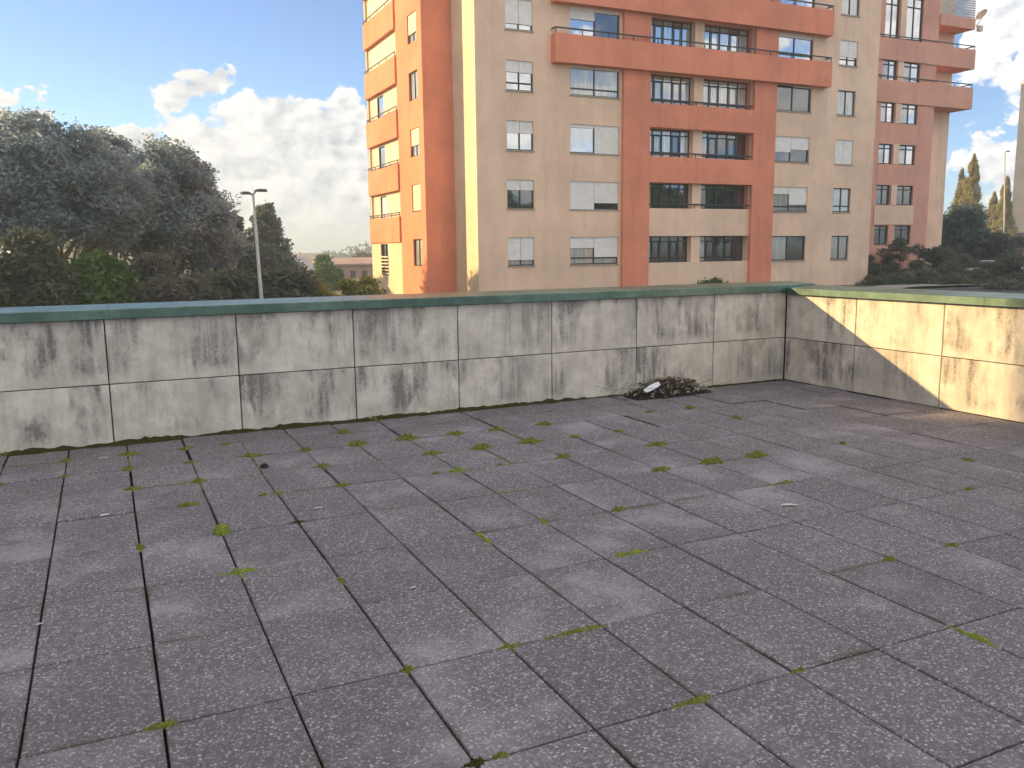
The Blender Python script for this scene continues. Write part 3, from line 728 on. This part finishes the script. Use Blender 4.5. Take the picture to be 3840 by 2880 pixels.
# ------------------------------------------------------------------ right-hand side vegetation
def poplar(vx, vtop, Y, wpx, label):
    t = at(vx, vtop, Y); g = gz(t.x, Y); h = t.z-g; wr = abs(at(vx+wpx/2, vtop, Y).x-t.x); cc = []
    for i in range(90):
        f = random.random()**.8; z = g+h*(.12+.86*f); rr = wr*.8*(1-f)**.6*(.55+.45*min(1, f*5)); a = i*2.399
        q = math.sqrt(random.random())
        cc.append((t.x+math.cos(a)*rr*q, Y+math.sin(a)*rr*q, z, .16+.30*wr*(1-f), .16+.30*wr*(1-f), h*.05))
    tree('poplar_tree', (t.x, Y, g), cc, 300, .095, LM_POP, label, trunk=.2, fork=.6, ntarget=8, droop=-.6)
poplar(1905, 436, 66, 46, 'tallest pale yellow-green poplar just right of the tower')
poplar(1884, 462, 68, 36, 'slightly shorter pale poplar against the tower edge')
poplar(1962, 474, 72, 34, 'pale poplar directly beside the right street lamp')
poplar(1940, 500, 76, 30, 'small pale poplar left of the right street lamp')
poplar(2070, 440, 62, 60, 'large pale poplar right of the right street lamp')
ptree('broadleaf_tree', 1872, 508, 660, 52, 100, 75, .8, 480, .13, LM_CON, 'dark blue-green bushy tree at the right foot of the tower', trunk=.2)
ptree('broadleaf_tree', 1920, 548, 660, 50, 110, 70, .75, 480, .13, LM_DARK, 'dark rounded shrub tree in front of the poplars', trunk=.15)
ptree('shrub', 2080, 575, 660, 54, 150, 45, .8, 300, .17, LM_DARK, 'dark shrub right of the right street lamp', cat='shrub', trunk=.1)
for i, (vx, vt, wpx, Y, lm, lab) in enumerate(((1450, 648, 70, 37.5, LM_GREEN, 'green hedge tip peeping over the coping in front of the tower'),
        (1785, 572, 120, 43.8, LM_DARK, 'dark overgrown shrub against the rear wing of the tower'),
        (1845, 580, 120, 43, LM_BROWN, 'brownish overgrown shrub right of the rear wing'),
        (1975, 640, 70, 30, LM_BROWN, 'dry brown bush close behind the right parapet'),
        (1905, 612, 150, 37, LM_DARK, 'dark low hedge in front of the parked cars'), (1985, 604, 130, 36, LM_DARK, 'dark hedge at the right edge hiding the far street'), (1840, 628, 150, 36, LM_DARK, 'low olive hedge running right from the tower foot'), (1760, 632, 90, 39, LM_DARK, 'low dark hedge at the right foot of the tower'))):
    ptree('shrub', vx, vt, 700, Y, wpx, 60, .42, 340, .085, lm, lab, cat='shrub', trunk=.05, ntarget=5)
# reed tufts
for i, (vx, vy, Y) in enumerate(((1810, 632, 40), (1832, 626, 40.5), (1880, 640, 38))):
    p = at(vx, vy, Y); g = gz(p.x, Y); o = empty('dry_grass_tuft', (p.x, Y, g), ['pale dry grass tuft left of its neighbour by the rear wing', 'pale dry grass tuft right of its neighbour by the rear wing', 'pale dry grass tuft nearest the parked cars'][i], 'grass tuft')
    mb = MB()
    for k in range(70):
        a = random.uniform(0, 6.28); r = random.uniform(.0, .35); hh = (p.z-g)*random.uniform(.6, 1.15); l = random.uniform(.1, .6)
        x, y = p.x+math.cos(a)*r, Y+math.sin(a)*r; wd = .025
        mb.quad((x-wd, y, g), (x+wd, y, g), (x+wd*.7+math.cos(a)*l*.5, y+math.sin(a)*l*.5, g+hh*.65), (x+math.cos(a)*l, y+math.sin(a)*l, g+hh))
    mb.build('blades', mat('dry_grass', (.30, .27, .17), .9), o)

# trees behind the viewpoint, seen mirrored in the lower windows
for i, (x, y, h) in enumerate(((52, -8, 11), (61, -12, 13), (71, -7, 12), (82, -12, 14), (43, -14, 10))):
    if i == 0:
        t0 = tree('broadleaf_tree', (x, y, gz(x, y)), dome(x, y, gz(x, y)+2, gz(x, y)+h, 5, 5, 55, 1.3), 160, .3, LM_GREEN, 'tree behind the viewpoint mirrored in the lower tower windows', group='trees behind the viewpoint', trunk=.3)
    else:
        t1 = copy_tree(t0); t1.location = (x, y, gz(x, y)); t1.rotation_euler.z = i*1.3; t1.scale = (h/11,)*3

# ------------------------------------------------------------------ far buildings at left
def shed(name, vx0, vx1, vtop, Y, depth, roofh, wmat, rmat, label, nwin=4):
    a = at(vx0, vtop, Y); b = at(vx1, vtop, Y); g = gz(a.x, Y)-.5
    o = empty(name, (a.x, Y, g), label, 'building')
    MB().box(a.x, b.x, Y, Y+depth, g, a.z-roofh).build('wall', wmat, o)
    mb = MB(); z0 = a.z-roofh; e = .4
    mb.quad((a.x-e, Y-e, z0), (b.x+e, Y-e, z0), (b.x+e, Y+depth/2, a.z), (a.x-e, Y+depth/2, a.z)).quad((a.x-e, Y+depth+e, z0), (b.x+e, Y+depth+e, z0), (b.x+e, Y+depth/2, a.z), (a.x-e, Y+depth/2, a.z))
    mb.quad((a.x-e, Y-e, z0), (a.x-e, Y+depth/2, a.z), (a.x-e, Y+depth+e, z0)).quad((b.x+e, Y-e, z0), (b.x+e, Y+depth/2, a.z), (b.x+e, Y+depth+e, z0))
    mb.quad((a.x-e, Y-e, z0-.25), (b.x+e, Y-e, z0-.25), (b.x+e, Y-e, z0), (a.x-e, Y-e, z0))
    mb.build('roof', rmat, o)
    fr = lambda u, d, z: (u, Y-d, z); wdt = (b.x-a.x)/nwin
    for i in range(nwin): window(o, fr, a.x+wdt*(i+.25), a.x+wdt*(i+.7), z0-2.2, z0-1.0, .05, 2, (), G_DARK, fw=.1)
    return o
M_GREYROOF = mat('grey_sheet_roof', (.26, .25, .27), .6, var=.15, vscale=.5); M_PALE = render_mat('pale_render', (.55, .52, .48)); M_PINK = render_mat('dusty_pink_render', (.42, .28, .24))
M_TERR = mat('terracotta_roof', (.33, .25, .22), .85, var=.25, vscale=1.0)
shed('low_building', 690, 765, 612, 115, 14, 1.6, M_PALE, M_GREYROOF, 'low pale building with a grey sheet roof far left of the tower')
shed('low_building', 800, 900, 612, 120, 16, .8, M_PINK, M_PINK, 'low dusty pink building just left of the tower', 5)
shed('low_building', 560, 640, 606, 170, 14, 2.0, M_PALE, M_TERR, 'pale far house with a terracotta roof behind the conifer')
shed('low_building', 740, 800, 604, 210, 14, 1.6, M_PALE, M_TERR, 'farthest pale house on the skyline left of the tower')

# ------------------------------------------------------------------ right-edge tower, wall, road, cars
tp = at(1986, 312, 111)
rt = empty('apartment_block', (tp.x, 95, gz(tp.x, 95)), 'grey apartment block with white floor lines at the right edge of the view', 'building')
M_GREY = render_mat('grey_render', (.13, .135, .16)); zt = tp.z; g = gz(tp.x, 95)-.5
MB().box(tp.x, tp.x+26, 95, 111, g, zt).build('wall', M_GREY, rt)
MB().box(tp.x-.1, tp.x+26.1, 94.9, 111.1, zt, zt+.5).build('roof', M_PALE, rt)
nfl = int((zt-g)/2.9)
for k in range(nfl):
    z = g+1.2+2.9*k
    MB().box(tp.x-.35, tp.x+26.3, 94.4, 94.99, z+1.75, z+1.98).build('floor_slab', M_SHUT, rt)
    for i in range(9):
        x = tp.x+.8+i*2.8
        window(rt, lambda u, d, zz: (u, 95-d, zz), x, x+1.7, z, z+1.4, .04, 2, (random.choice((0, 0, .5, 1)),)*2, random.choice((G_DARK, G_SKY)), fw=.1)
a = at(1950, 568, 84); b = at(2260, 568, 84); g = gz(a.x, 84)
mw = MB().box(a.x, b.x, 84, 84.3, g-.5, a.z).build('boundary_wall', mat('dark_maroon_paint', (.16, .05, .05), .8, var=.15, vscale=.6)); tag(mw, 'dark maroon boundary wall below the grey apartment block', 'wall')
MB().box(a.x-.05, b.x+.05, 83.95, 84.35, a.z, a.z+.12).build('wall_coping', M_PALE, mw)
# road
def strip(name, pts, width, dz, mt):
    mb = MB(); L_, R_ = [], []
    for i, p in enumerate(pts):
        a = Vector(pts[max(0, i-1)]); b = Vector(pts[min(len(pts)-1, i+1)]); d = (b-a).normalized(); nn = Vector((-d.y, d.x))
        for s, lst in ((1, L_), (-1, R_)):
            q = Vector(p)+nn*width/2*s; lst.append((q.x, q.y, dz+max(gz(*p), gz(q.x, q.y))))
    for i in range(len(pts)-1): mb.quad(L_[i], L_[i+1], R_[i+1], R_[i])
    return mb.build(name, mt)
rp = [(20+i*4, 28+i*.3+.004*i*i) for i in range(40)]
tag(strip('road', rp, 7, .06, M_ASPH), kind='structure')
tag(strip('pavement', [(x, y+4.7) for x, y in rp], 2.2, .17, mat('pavement_concrete', (.28, .27, .25), .9, var=.15, vscale=1)), kind='structure')
tag(strip('kerb', [(x, y+3.58) for x, y in rp], .16, .185, mat('kerb_stone', (.36, .35, .33), .85)), kind='structure')
def car(vx, Y, ang, paint, label, L=4.2):
    p = at(vx, 650, Y); z = gz(p.x, Y)+.08; o = empty('parked_car', (0, 0, 0), label, 'car', 'cars parked on the street at right')
    prof = [(-L/2, .45), (-L/2+.02, .75), (-L/2+.25, .92), (-.95, 1.0), (-.25, 1.42), (.85, 1.45), (1.55, 1.02), (L/2-.06, .95), (L/2, .6), (L/2-.05, .32), (-L/2+.1, .32)]
    def loft(pr, w0, w1, name, mt, par, zlo=0, zhi=9):
        mb = MB(); k = len(pr)
        for s in (-1, 1):
            for x, zz in pr: mb.v.append((x, s*(w0 if zz < 1.05 else w1), zz))
        mb.f += [tuple(range(k)), tuple(reversed(range(k, 2*k)))] + [(i, (i+1) % k, k+(i+1) % k, k+i) for i in range(k)]
        return mb.build(name, mt, par, bevel=.05)
    body = loft(prof, .86, .66, 'body', paint, o)
    gl = mat('car_glass', (.02, .025, .03), .08, spec=.8)
    for s in (-1, 1):
        MB().quad((-.78, s*.872, 1.02), (1.35, s*.872, 1.04), (.82, s*.705, 1.37), (-.2, s*.705, 1.36)).build('side_window', gl, o)
    MB().quad((-.98, -.72, 1.03), (-.98, .72, 1.03), (-.32, .60, 1.405), (-.32, -.60, 1.405)).build('windscreen', gl, o)
    MB().quad((1.56, -.72, 1.06), (1.56, .72, 1.06), (.93, .60, 1.425), (.93, -.60, 1.425)).build('rear_window', gl, o)
    for s in (-1, 1):
        for x in (-1.32, 1.28):
            wh_ = MB().tube([(x, s*.70, .31), (x, s*.89, .31)], .31, 16).build('wheel', mat('tyre_rubber', (.02, .02, .02), .9), o)
            MB().tube([(x, s*.885, .31), (x, s*.90, .31)], .19, 12).build('rim', M_GALV, wh_)
        MB().box(-L/2-.015, -L/2+.2, s*.62-.16, s*.62+.16, .66, .82).build('headlight', M_SHUT, o)
    o.location = (p.x, Y, z); o.rotation_euler.z = ang
    return o
car(1925, 41, .25, mat('silver_paint', (.45, .46, .47), .3, metal=.4), 'silver parked car nearest the tower behind the right parapet')
car(1972, 39.5, .3, mat('white_car_paint', (.7, .7, .69), .3), 'white parked car at the right edge behind the parapet')
car(2060, 37, .3, mat('blue_grey_paint', (.12, .16, .22), .3, metal=.3), 'blue-grey parked car beyond the right edge of the parapet view')

# ------------------------------------------------------------------ street lamps
def lamp(top, base, heads, label):
    o = empty('street_lamp', base, label, 'street lamp', 'street lamps')
    T, B = Vector(top), Vector(base)
    MB().tube([B, B.lerp(T, .3), T], [.10, .085, .05], 10).build('pole', M_GALV, o, True)
    MB().tube([B, B+Vector((0, 0, .9))], [.14, .13], 10).build('pole_base', M_GALV, o)
    for dx, dy, dz, ln in heads:
        mb = MB().tube([T-Vector((0, 0, .1)), T+Vector((dx*.5, dy*.5, dz))], .035, 6); mb.build('arm', M_GALV, o)
        c = T+Vector((dx, dy, dz)); mb = MB(); d = Vector((dx, dy, 0)).normalized(); nn = Vector((-d.y, d.x, 0))
        for f, hw, zz in ((-.5, .09, .0), (-.2, .15, .05), (.35, .15, .05), (.5, .10, .0)):
            q = c+d*ln*f
            for s in (-1, 1): mb.v += [tuple(q+nn*hw*s+Vector((0, 0, zz-.03+.03))), tuple(q+nn*hw*s+Vector((0, 0, -.05)))]
        for i in range(3):
            k = i*4; mb.f += [(k, k+4, k+6, k+2), (k+1, k+3, k+7, k+5), (k, k+1, k+5, k+4), (k+2, k+6, k+7, k+3)]
        mb.f += [(0, 2, 3, 1), (12, 13, 15, 14)]
        mb.build('lamp_head', mat('lamp_housing', (.10, .10, .11), .5), o)
lt = at(658, 499, 35); lb = at(673, 683, 35); lb.x += (lb.x-lt.x)*(lb.z-gz(lb.x, 35))/(lt.z-lb.z); lb.z = gz(lb.x, 35)
lamp(lt, lb, ((.3, .07, .10, .5), (-.28, -.07, -.02, .4)), 'slightly leaning pale street lamp with twin heads in front of the left trees')
rt_ = at(1958, 428, 62); lamp(rt_, (at(1956, 630, 62).x, 62, gz(rt_.x, 62)), ((.7, .2, .1, .7),), 'tall thin street lamp between the pale poplars at right')

# ------------------------------------------------------------------ neighbouring block to the left that shades the terrace
nb = empty('apartment_block', (-30, 14, gz(-30, 14)), 'beige and red apartment block left of the terrace, outside the view', 'building')
ex, ey = 6.71-2.25*11, 5.57+2.0*11
MB().box(ex-22, ex, ey-30, ey, -4, 12.6).build('wall', M_BEIGE, nb)
MB().box(ex-22.2, ex+.001, ey-30.2, ey+.001, 12.6, 13.1).build('roof', M_RED, nb)
for k in range(4):
    MB().box(ex, ex+.001+.15, ey-29, ey-1.2, -.6+2.9*k, .5+2.9*k).build('spandrel', M_RED, nb)
    for i in range(7): window(nb, lambda u, d, z: (ex+d, u, z), ey-27+i*3.6, ey-25.2+i*3.6, .7+2.9*k, 2.1+2.9*k, .05, 2, (random.choice((0, .4, 1)),)*2, G_DARK)

# ------------------------------------------------------------------ moss, weeds, litter
def moss_mat(name, a, b):
    mt = bpy.data.materials.new(name); mt.use_nodes = True; M = NT(mt.node_tree); p = M.n['Principled BSDF']
    p.inputs['Roughness'].default_value = .95; p.inputs['Specular IOR Level'].default_value = .1
    t = M.new('ShaderNodeTexCoord'); n = M.noise(t.outputs['Object'], 45, 4, .65); n2 = M.noise(t.outputs['Object'], 170, 2, .6)
    M.put(p.inputs['Base Color'], M.mix(M.smooth(n2, .3, .7), M.mix(M.smooth(n, .3, .7), a, b), tuple(x*.5 for x in a)))
    bb = M.new('ShaderNodeBump'); bb.inputs['Strength'].default_value = .9; bb.inputs['Distance'].default_value = .008
    M.put(bb.inputs['Height'], n2); M.l.new(bb.outputs[0], p.inputs['Normal'])
    return mt
M_MOSS = moss_mat('moss_green', (.15, .165, .035), (.31, .32, .075)); M_MOSSB = moss_mat('bright_moss', (.19, .25, .04), (.36, .43, .085)); M_MOSSD = moss_mat('dark_moss', (.05, .05, .018), (.10, .10, .03))
from mathutils import noise as mn
def moss_mesh(L, W, Hh, arms=(), seed=0):
    """cushion grown along a joint: low lumpy mound, long axis x, with side arms"""
    nu, nv = 22, 10; v, f = [], []
    def sheet(L, W, Hh, ang, sd):
        n = len(v); ca, sa = math.cos(ang), math.sin(ang)
        for i in range(nu):
            u = -1+2*i/(nu-1); env = max(0, 1-abs(u)**2.2)
            wob = .55+.9*abs(mn.noise(Vector((u*3+sd, sd*1.7, 0))))
            for j in range(nv):
                q = -1+2*j/(nv-1); hh = max(0, 1-q*q)**.6*env*wob
                k = 1+.35*mn.noise(Vector((u*6, q*3, sd)))
                x, y = u*L, q*W*(env**.5)*wob*k+.006*mn.noise(Vector((u*9, sd, 4)))
                v.append((x*ca-y*sa, x*sa+y*ca, -.006+Hh*hh*k+.006*mn.noise(Vector((x*60, y*60, sd)))*(hh > .05)))
        for i in range(nu-1):
            for j in range(nv-1): f.append((n+i*nv+j, n+(i+1)*nv+j, n+(i+1)*nv+j+1, n+i*nv+j+1))
    sheet(L, W, Hh, 0, seed)
    for k, (ang, l, w_) in enumerate(arms): sheet(l, w_, Hh*.8, ang, seed+k*3.3+1)
    me = bpy.data.meshes.new('moss'); me.from_pydata(v, [], f); me.polygons.foreach_set('use_smooth', [True]*len(f)); return me
def moss_ball(r, h, sd):
    v, f = [], []; nu, nv = 24, 9
    for j in range(nv):
        t = j/(nv-1)*math.pi/2*1.12
        for i in range(nu):
            a = 2*math.pi*i/nu; k = 1+.14*mn.noise(Vector((math.cos(a)*1.6, math.sin(a)*1.6, t*2+sd)))+.05*mn.noise(Vector((math.cos(a)*7, math.sin(a)*7, t*7)))
            v.append((r*k*math.sin(t)*math.cos(a), r*k*math.sin(t)*math.sin(a), h*k*math.cos(t)))
    for j in range(nv-1):
        for i in range(nu): f.append((j*nu+i, j*nu+(i+1) % nu, (j+1)*nu+(i+1) % nu, (j+1)*nu+i))
    me = bpy.data.meshes.new('moss'); me.from_pydata(v, [], f); me.polygons.foreach_set('use_smooth', [True]*len(f)); return me
def floor_pt(vx, vy):
    d = ray(vx, vy); t = -EYE/d.z; return Vector((d.x*t, d.y*t, 0))
def snap(p, along):
    """pull a point onto the nearest joint: 'x' joints run along x (rows), 'y' joints along y (columns), '+' crossings"""
    if along in 'x+': p.y = min(rows, key=lambda r: abs(r-p.y))
    if along in 'y+': p.x = min(cols, key=lambda c: abs(c-p.x))
    return p
def moss(vx, vy, along, L, W, Hh, mt, label=None, arms=None):
    p = snap(floor_pt(vx, vy), along)
    me = moss_mesh(L, W, Hh, arms if arms is not None else (((math.pi/2, L*.8, W*.6),) if along == '+' else ()), random.uniform(0, 50)); me.materials.append(mt)
    o = obj('moss_cushion', me, None, p); o.rotation_euler.z = math.pi/2 if along == 'y' else 0
    return tag(o, label or 'small low green moss cushion growing in a joint of the terrace tiles', 'moss', 'moss cushions in the tile joints')
me = moss_ball(.05, .055, 3); me.materials.append(M_MOSSB)
tag(obj('moss_cushion', me, None, snap(floor_pt(611, 1099), '+')), 'bright round moss ball on a tile crossing at left, the largest one', 'moss', 'moss cushions in the tile joints')
moss(632, 1150, '+', .11, .03, .02, M_MOSSB, 'yellow-green moss cushion just below the bright moss ball')
moss(1065, 1093, 'y', .13, .028, .022, M_MOSSB, 'long bright moss strip near the floor centre, left of the pale-tipped one')
moss(1298, 1116, 'x', .12, .03, .025, M_MOSSB, 'bright moss strip with a pale tip right of the floor centre')
moss(1175, 1065, 'y', .08, .025, .018, M_MOSSB, 'bright moss cushion between the two long moss strips')
moss(1025, 981, '+', .10, .04, .025, M_MOSSB, 'round bright moss tuft in the middle of the far floor')
moss(1901, 1265, 'y', .13, .026, .02, M_MOSSB, 'lone bright moss strip at the right side of the floor')
moss(1215, 1252, 'x', .17, .022, .014, M_MOSS, 'long dull moss strip in the foreground joint')
moss(1093, 1270, '+', .07, .028, .016, M_MOSS, 'dull moss patch at the left end of the foreground moss strip')
moss(1416, 1374, 'x', .10, .026, .016, M_MOSS, 'dull moss patch at the crossing nearest the bottom right')
moss(1551, 995, 'x', .16, .035, .02, M_MOSS, 'wide moss patch in the right part of the far floor')
for vx, vy, al, s in ((225, 990, '+', 1), (228, 962, 'x', 1.2), (337, 962, '+', 1.2), (335, 992, '+', .8), (443, 958, '+', 1.3), (445, 980, '+', 1.2), (448, 1012, '+', 1.2), (463, 1112, 'y', .9), (540, 943, '+', 1.3),
        (548, 958, '+', 1.0), (567, 1001, '+', 1.3), (548, 1042, 'x', 1.2), (680, 1026, 'x', 1.0), (704, 1024, '+', .9), (651, 957, '+', 1.4), (612, 935, 'x', 1.2), (742, 948, '+', 1.2), (805, 910, '+', 1.3), (838, 936, '+', 1.6), (778, 972, '+', 1.2),
        (822, 1007, '+', 1.0), (879, 895, '+', 1.6), (912, 925, '+', 1.9), (955, 948, '+', 1.4), (960, 975, 'x', .8), (1003, 913, '+', 1.5), (1042, 935, 'x', 1.3), (1060, 940, '+', 1.5), (1080, 908, 'x', 1.3), (1112, 922, '+', 1.7), (1155, 937, '+', 1.2),
        (1150, 899, '+', 1.4), (1222, 965, '+', 1.1), (1085, 970, 'x', .8), (1210, 920, '+', 1.1), (1283, 910, '+', 1.1), (1355, 936, '+', 1.6), (1357, 975, '+', 1.4), (1442, 962, 'x', 2.0), (1525, 953, 'x', 2.0), (1340, 878, 'x', 1.2), (1408, 870, 'x', 1.2), (1490, 889, 'y', 1.2), (1283, 1043, 'x', .9), (906, 1293, '+', .7),
        (740, 1066, '+', .7), (818, 1168, 'y', .7), (1036, 1475, '+', .8), (1595, 1322, 'x', .6), (1756, 1132, 'x', 1.1), (1870, 1110, 'x', 1.0), (1900, 1012, 'x', .9), (1680, 933, 'x', .9), (1860, 967, 'y', 1.2), (500, 1422, 'x', .8), (1090, 1475, 'x', .6)):
    dark = (vx, vy) in ((740, 1066), (1036, 1475))
    moss(vx, vy, al, .060*s*random.uniform(.8, 1.4), .034*s, .028*s, M_MOSSD if dark else M_MOSS)
for k in range(30):
    vx, vy = random.uniform(240, 1350), random.uniform(905, 1010)
    if vy < 905+(1350-vx)*.05: vy += 40
    moss(vx, vy, random.choice('xxy'), random.uniform(.14, .3), .011, .008, M_MOSS, 'thin green moss line running along a far joint of the terrace tiles')
# moss and dirt line along the foot of the long wall
mb_v, mb_f = [], []
nu = 360
for i in range(nu):
    x = -6+13.3*i/(nu-1); a = .5+.5*mn.noise(Vector((x*2.3, 0, 0)))+.45*mn.noise(Vector((x*9, 3, 0)))
    a = max(.02, a)*(1.0 if x < 4.6 else .35)
    for j, (dy, dz) in enumerate(((-.085, -.004), (-.05, .35), (-.02, .8), (.012, 1))):
        mb_v.append((x, DA-.004+dy*(.5+.8*a), dz*.05*a*(1+.5*mn.noise(Vector((x*25, j, 7)))) if j else -.006))
for i in range(nu-1):
    for j in range(3): mb_f.append((i*4+j, (i+1)*4+j, (i+1)*4+j+1, i*4+j+1))
me = bpy.data.meshes.new('moss_strip'); me.from_pydata(mb_v, [], mb_f); me.materials.append(M_MOSSD); me.polygons.foreach_set('use_smooth', [True]*len(mb_f))
tag(obj('moss_strip', me), 'uneven dark moss and dirt line along the foot of the long parapet', 'moss', kind='stuff')
# debris heap
pc_ = floor_pt(1385, 850); pc_.y = DA-.22
heap = empty('debris_heap', pc_, 'heap of dry leaves, twigs and weeds swept against the long parapet', 'debris')
mb = MB(); nu, nv = 26, 12
for i in range(nu):
    for j in range(nv):
        u, q = -1+2*i/(nu-1), -1+2*j/(nv-1); e = max(0, 1-u*u)*max(0, 1-q*q)
        mb.v.append((pc_.x+u*.52, pc_.y+q*.17, -.004+.10*e**.6*(1+.8*mn.noise(Vector((u*4, q*3, 1))))))
for i in range(nu-1):
    for j in range(nv-1): mb.f.append((i*nv+j, (i+1)*nv+j, (i+1)*nv+j+1, i*nv+j+1))
mb.build('soil_mound', M_BED, heap, True)
lf = [mat('dead_leaf_brown', (.20, .145, .09), .9), mat('dead_leaf_grey', (.30, .265, .21), .9), mat('dead_leaf_dark', (.09, .072, .055), .9), mat('dead_leaf_pale', (.46, .41, .31), .9)]
for i, lm in enumerate(lf):
    mb = MB()
    for k in range((150, 150, 120, 90)[i]):
        u, q = random.gauss(0, .42), random.gauss(0, .45)
        if abs(u) > 1.1 or abs(q) > 1: continue
        e = max(0, 1-u*u)*max(0, 1-q*q); p = Vector((pc_.x+u*.55, pc_.y+q*.19, .012+.16*e**.7*random.uniform(.4, 1.1)))
        d = Vector((random.gauss(0, 1), random.gauss(0, 1), random.gauss(0, .5))).normalized(); n_ = d.orthogonal().normalized(); n_.rotate(Matrix.Rotation(random.uniform(0, 6), 3, d)); s = random.uniform(.018, .05)
        c = d.cross(n_)*s*.25
        mb.quad(p-d*s, p+n_*s*.4+c, p+d*s, p-n_*s*.4+c)
    tag(mb.build('dead_leaves', lm, heap), kind='stuff')
mb = MB()
for k in range(70):
    u, q = random.gauss(0, .5), random.gauss(0, .45); p = Vector((pc_.x+u*.5, pc_.y+q*.16, random.uniform(.02, .15))); d = Vector((random.gauss(0, 1), random.gauss(0, .6), random.gauss(0, .35))).normalized()*random.uniform(.05, .16)
    mb.tube([p-d, p+Vector((0, 0, .01)), p+d], .0025, 4)
tag(mb.build('twigs', lf[2], heap), kind='stuff')
mb = MB()
for k in range(26):
    p = Vector((pc_.x-.02+random.gauss(0, .05), pc_.y-.08+random.gauss(0, .03), .03)); d = Vector((random.gauss(0, .05), random.gauss(0, .04), random.uniform(.03, .09))); wd = .008
    mb.quad(p-Vector((wd, 0, 0)), p+Vector((wd, 0, 0)), p+d+Vector((wd*.4, 0, 0)), p+d-Vector((wd*.4, 0, 0)))
tag(mb.build('weed_blades', mat('weed_green', (.06, .13, .03), .8), heap), kind='stuff')
def scrap(p, L, W, ang, tilt, label, mt, t=.004):
    mb = MB(); n = 5; pts = []
    for i in range(n):
        u = -1+2*i/(n-1)
        for s in (-1, 1):
            for zz in (0, t): mb.v.append((u*L/2, s*W/2*(1-.3*u*u)*(1+.2*mn.noise(Vector((u*3, s, p.x*9)))), zz+.12*L*(1-u*u)*.3))
    for i in range(n-1):
        k = i*4; mb.f += [(k+1, k+5, k+7, k+3), (k, k+2, k+6, k+4), (k, k+4, k+5, k+1), (k+2, k+3, k+7, k+6)]
    mb.f += [(0, 1, 3, 2), (n*4-4, n*4-2, n*4-1, n*4-3)]
    o = mb.build('litter_scrap', mt); o.location = p; o.rotation_euler = (tilt, -tilt, ang); return tag(o, label, 'litter')
M_WHITE = mat('white_plastic', (.75, .77, .82), .5); M_CHIP = mat('pale_chip', (.50, .49, .47), .8)
wp_ = floor_pt(1342, 838); scrap(Vector((at(1340, 836, DA-.34).x+.07, DA-.32, .115)), .22, .06, .10, .0, 'white plastic strip lying on the debris heap by the wall', M_WHITE, .01).rotation_euler = (1.0, -.32, .12)
for vx, vy, L_, a_, lab in ((402, 1057, .05, .2, 'white paper scrap on the left tiles'), (772, 1045, .055, .1, 'pale flake on the tiles left of the floor centre'), (935, 1183, .035, .3, 'tiny pale flake left of the foreground moss strip'),
        (1018, 1225, .022, .5, 'tiny pale crumb above the dull foreground moss patch'), (400, 958, .07, .1, 'pale smear of plaster near the foot of the wall at left'), (290, 1246, .03, .2, 'pale chip at the lower left tile joint'), (1130, 1030, .022, .2, 'white crumb near the floor centre'), (1585, 1040, .10, -.5, 'thin pale curl lying on the right tiles')):
    scrap(floor_pt(vx, vy)+Vector((0, 0, .004)), L_, L_*.35, a_, 0, lab, M_WHITE if vx == 402 else M_CHIP, .003)
p = floor_pt(678, 973); me = moss_ball(.032, .028, 9); me.materials.append(M_BED); tag(obj('dirt_clod', me, None, p), 'dark dirt clod on the tiles near the wall at left', 'dirt')


# ------------------------------------------------------------------ thin haze, added to lift the dark trees
HAZE_TOP = max(31.0, zt+1.2)
hz = MB().box(-3100, 3100, -3100, 4600, -8, HAZE_TOP).build('haze', M_BED); hz.data.materials.clear()
hm = bpy.data.materials.new('haze_air'); hm.use_nodes = True; H_ = NT(hm.node_tree); H_.n.clear()
pv = H_.new('ShaderNodeVolumePrincipled'); pv.inputs['Color'].default_value = (.70, .85, 1, 1); pv.inputs['Density'].default_value = 0.0013; pv.inputs['Anisotropy'].default_value = .3
ho = H_.new('ShaderNodeOutputMaterial'); H_.l.new(pv.outputs[0], ho.inputs['Volume']); hz.data.materials.append(hm)
tag(hz, 'thin bluish haze added to lift the dark trees', 'haze', kind='stuff')
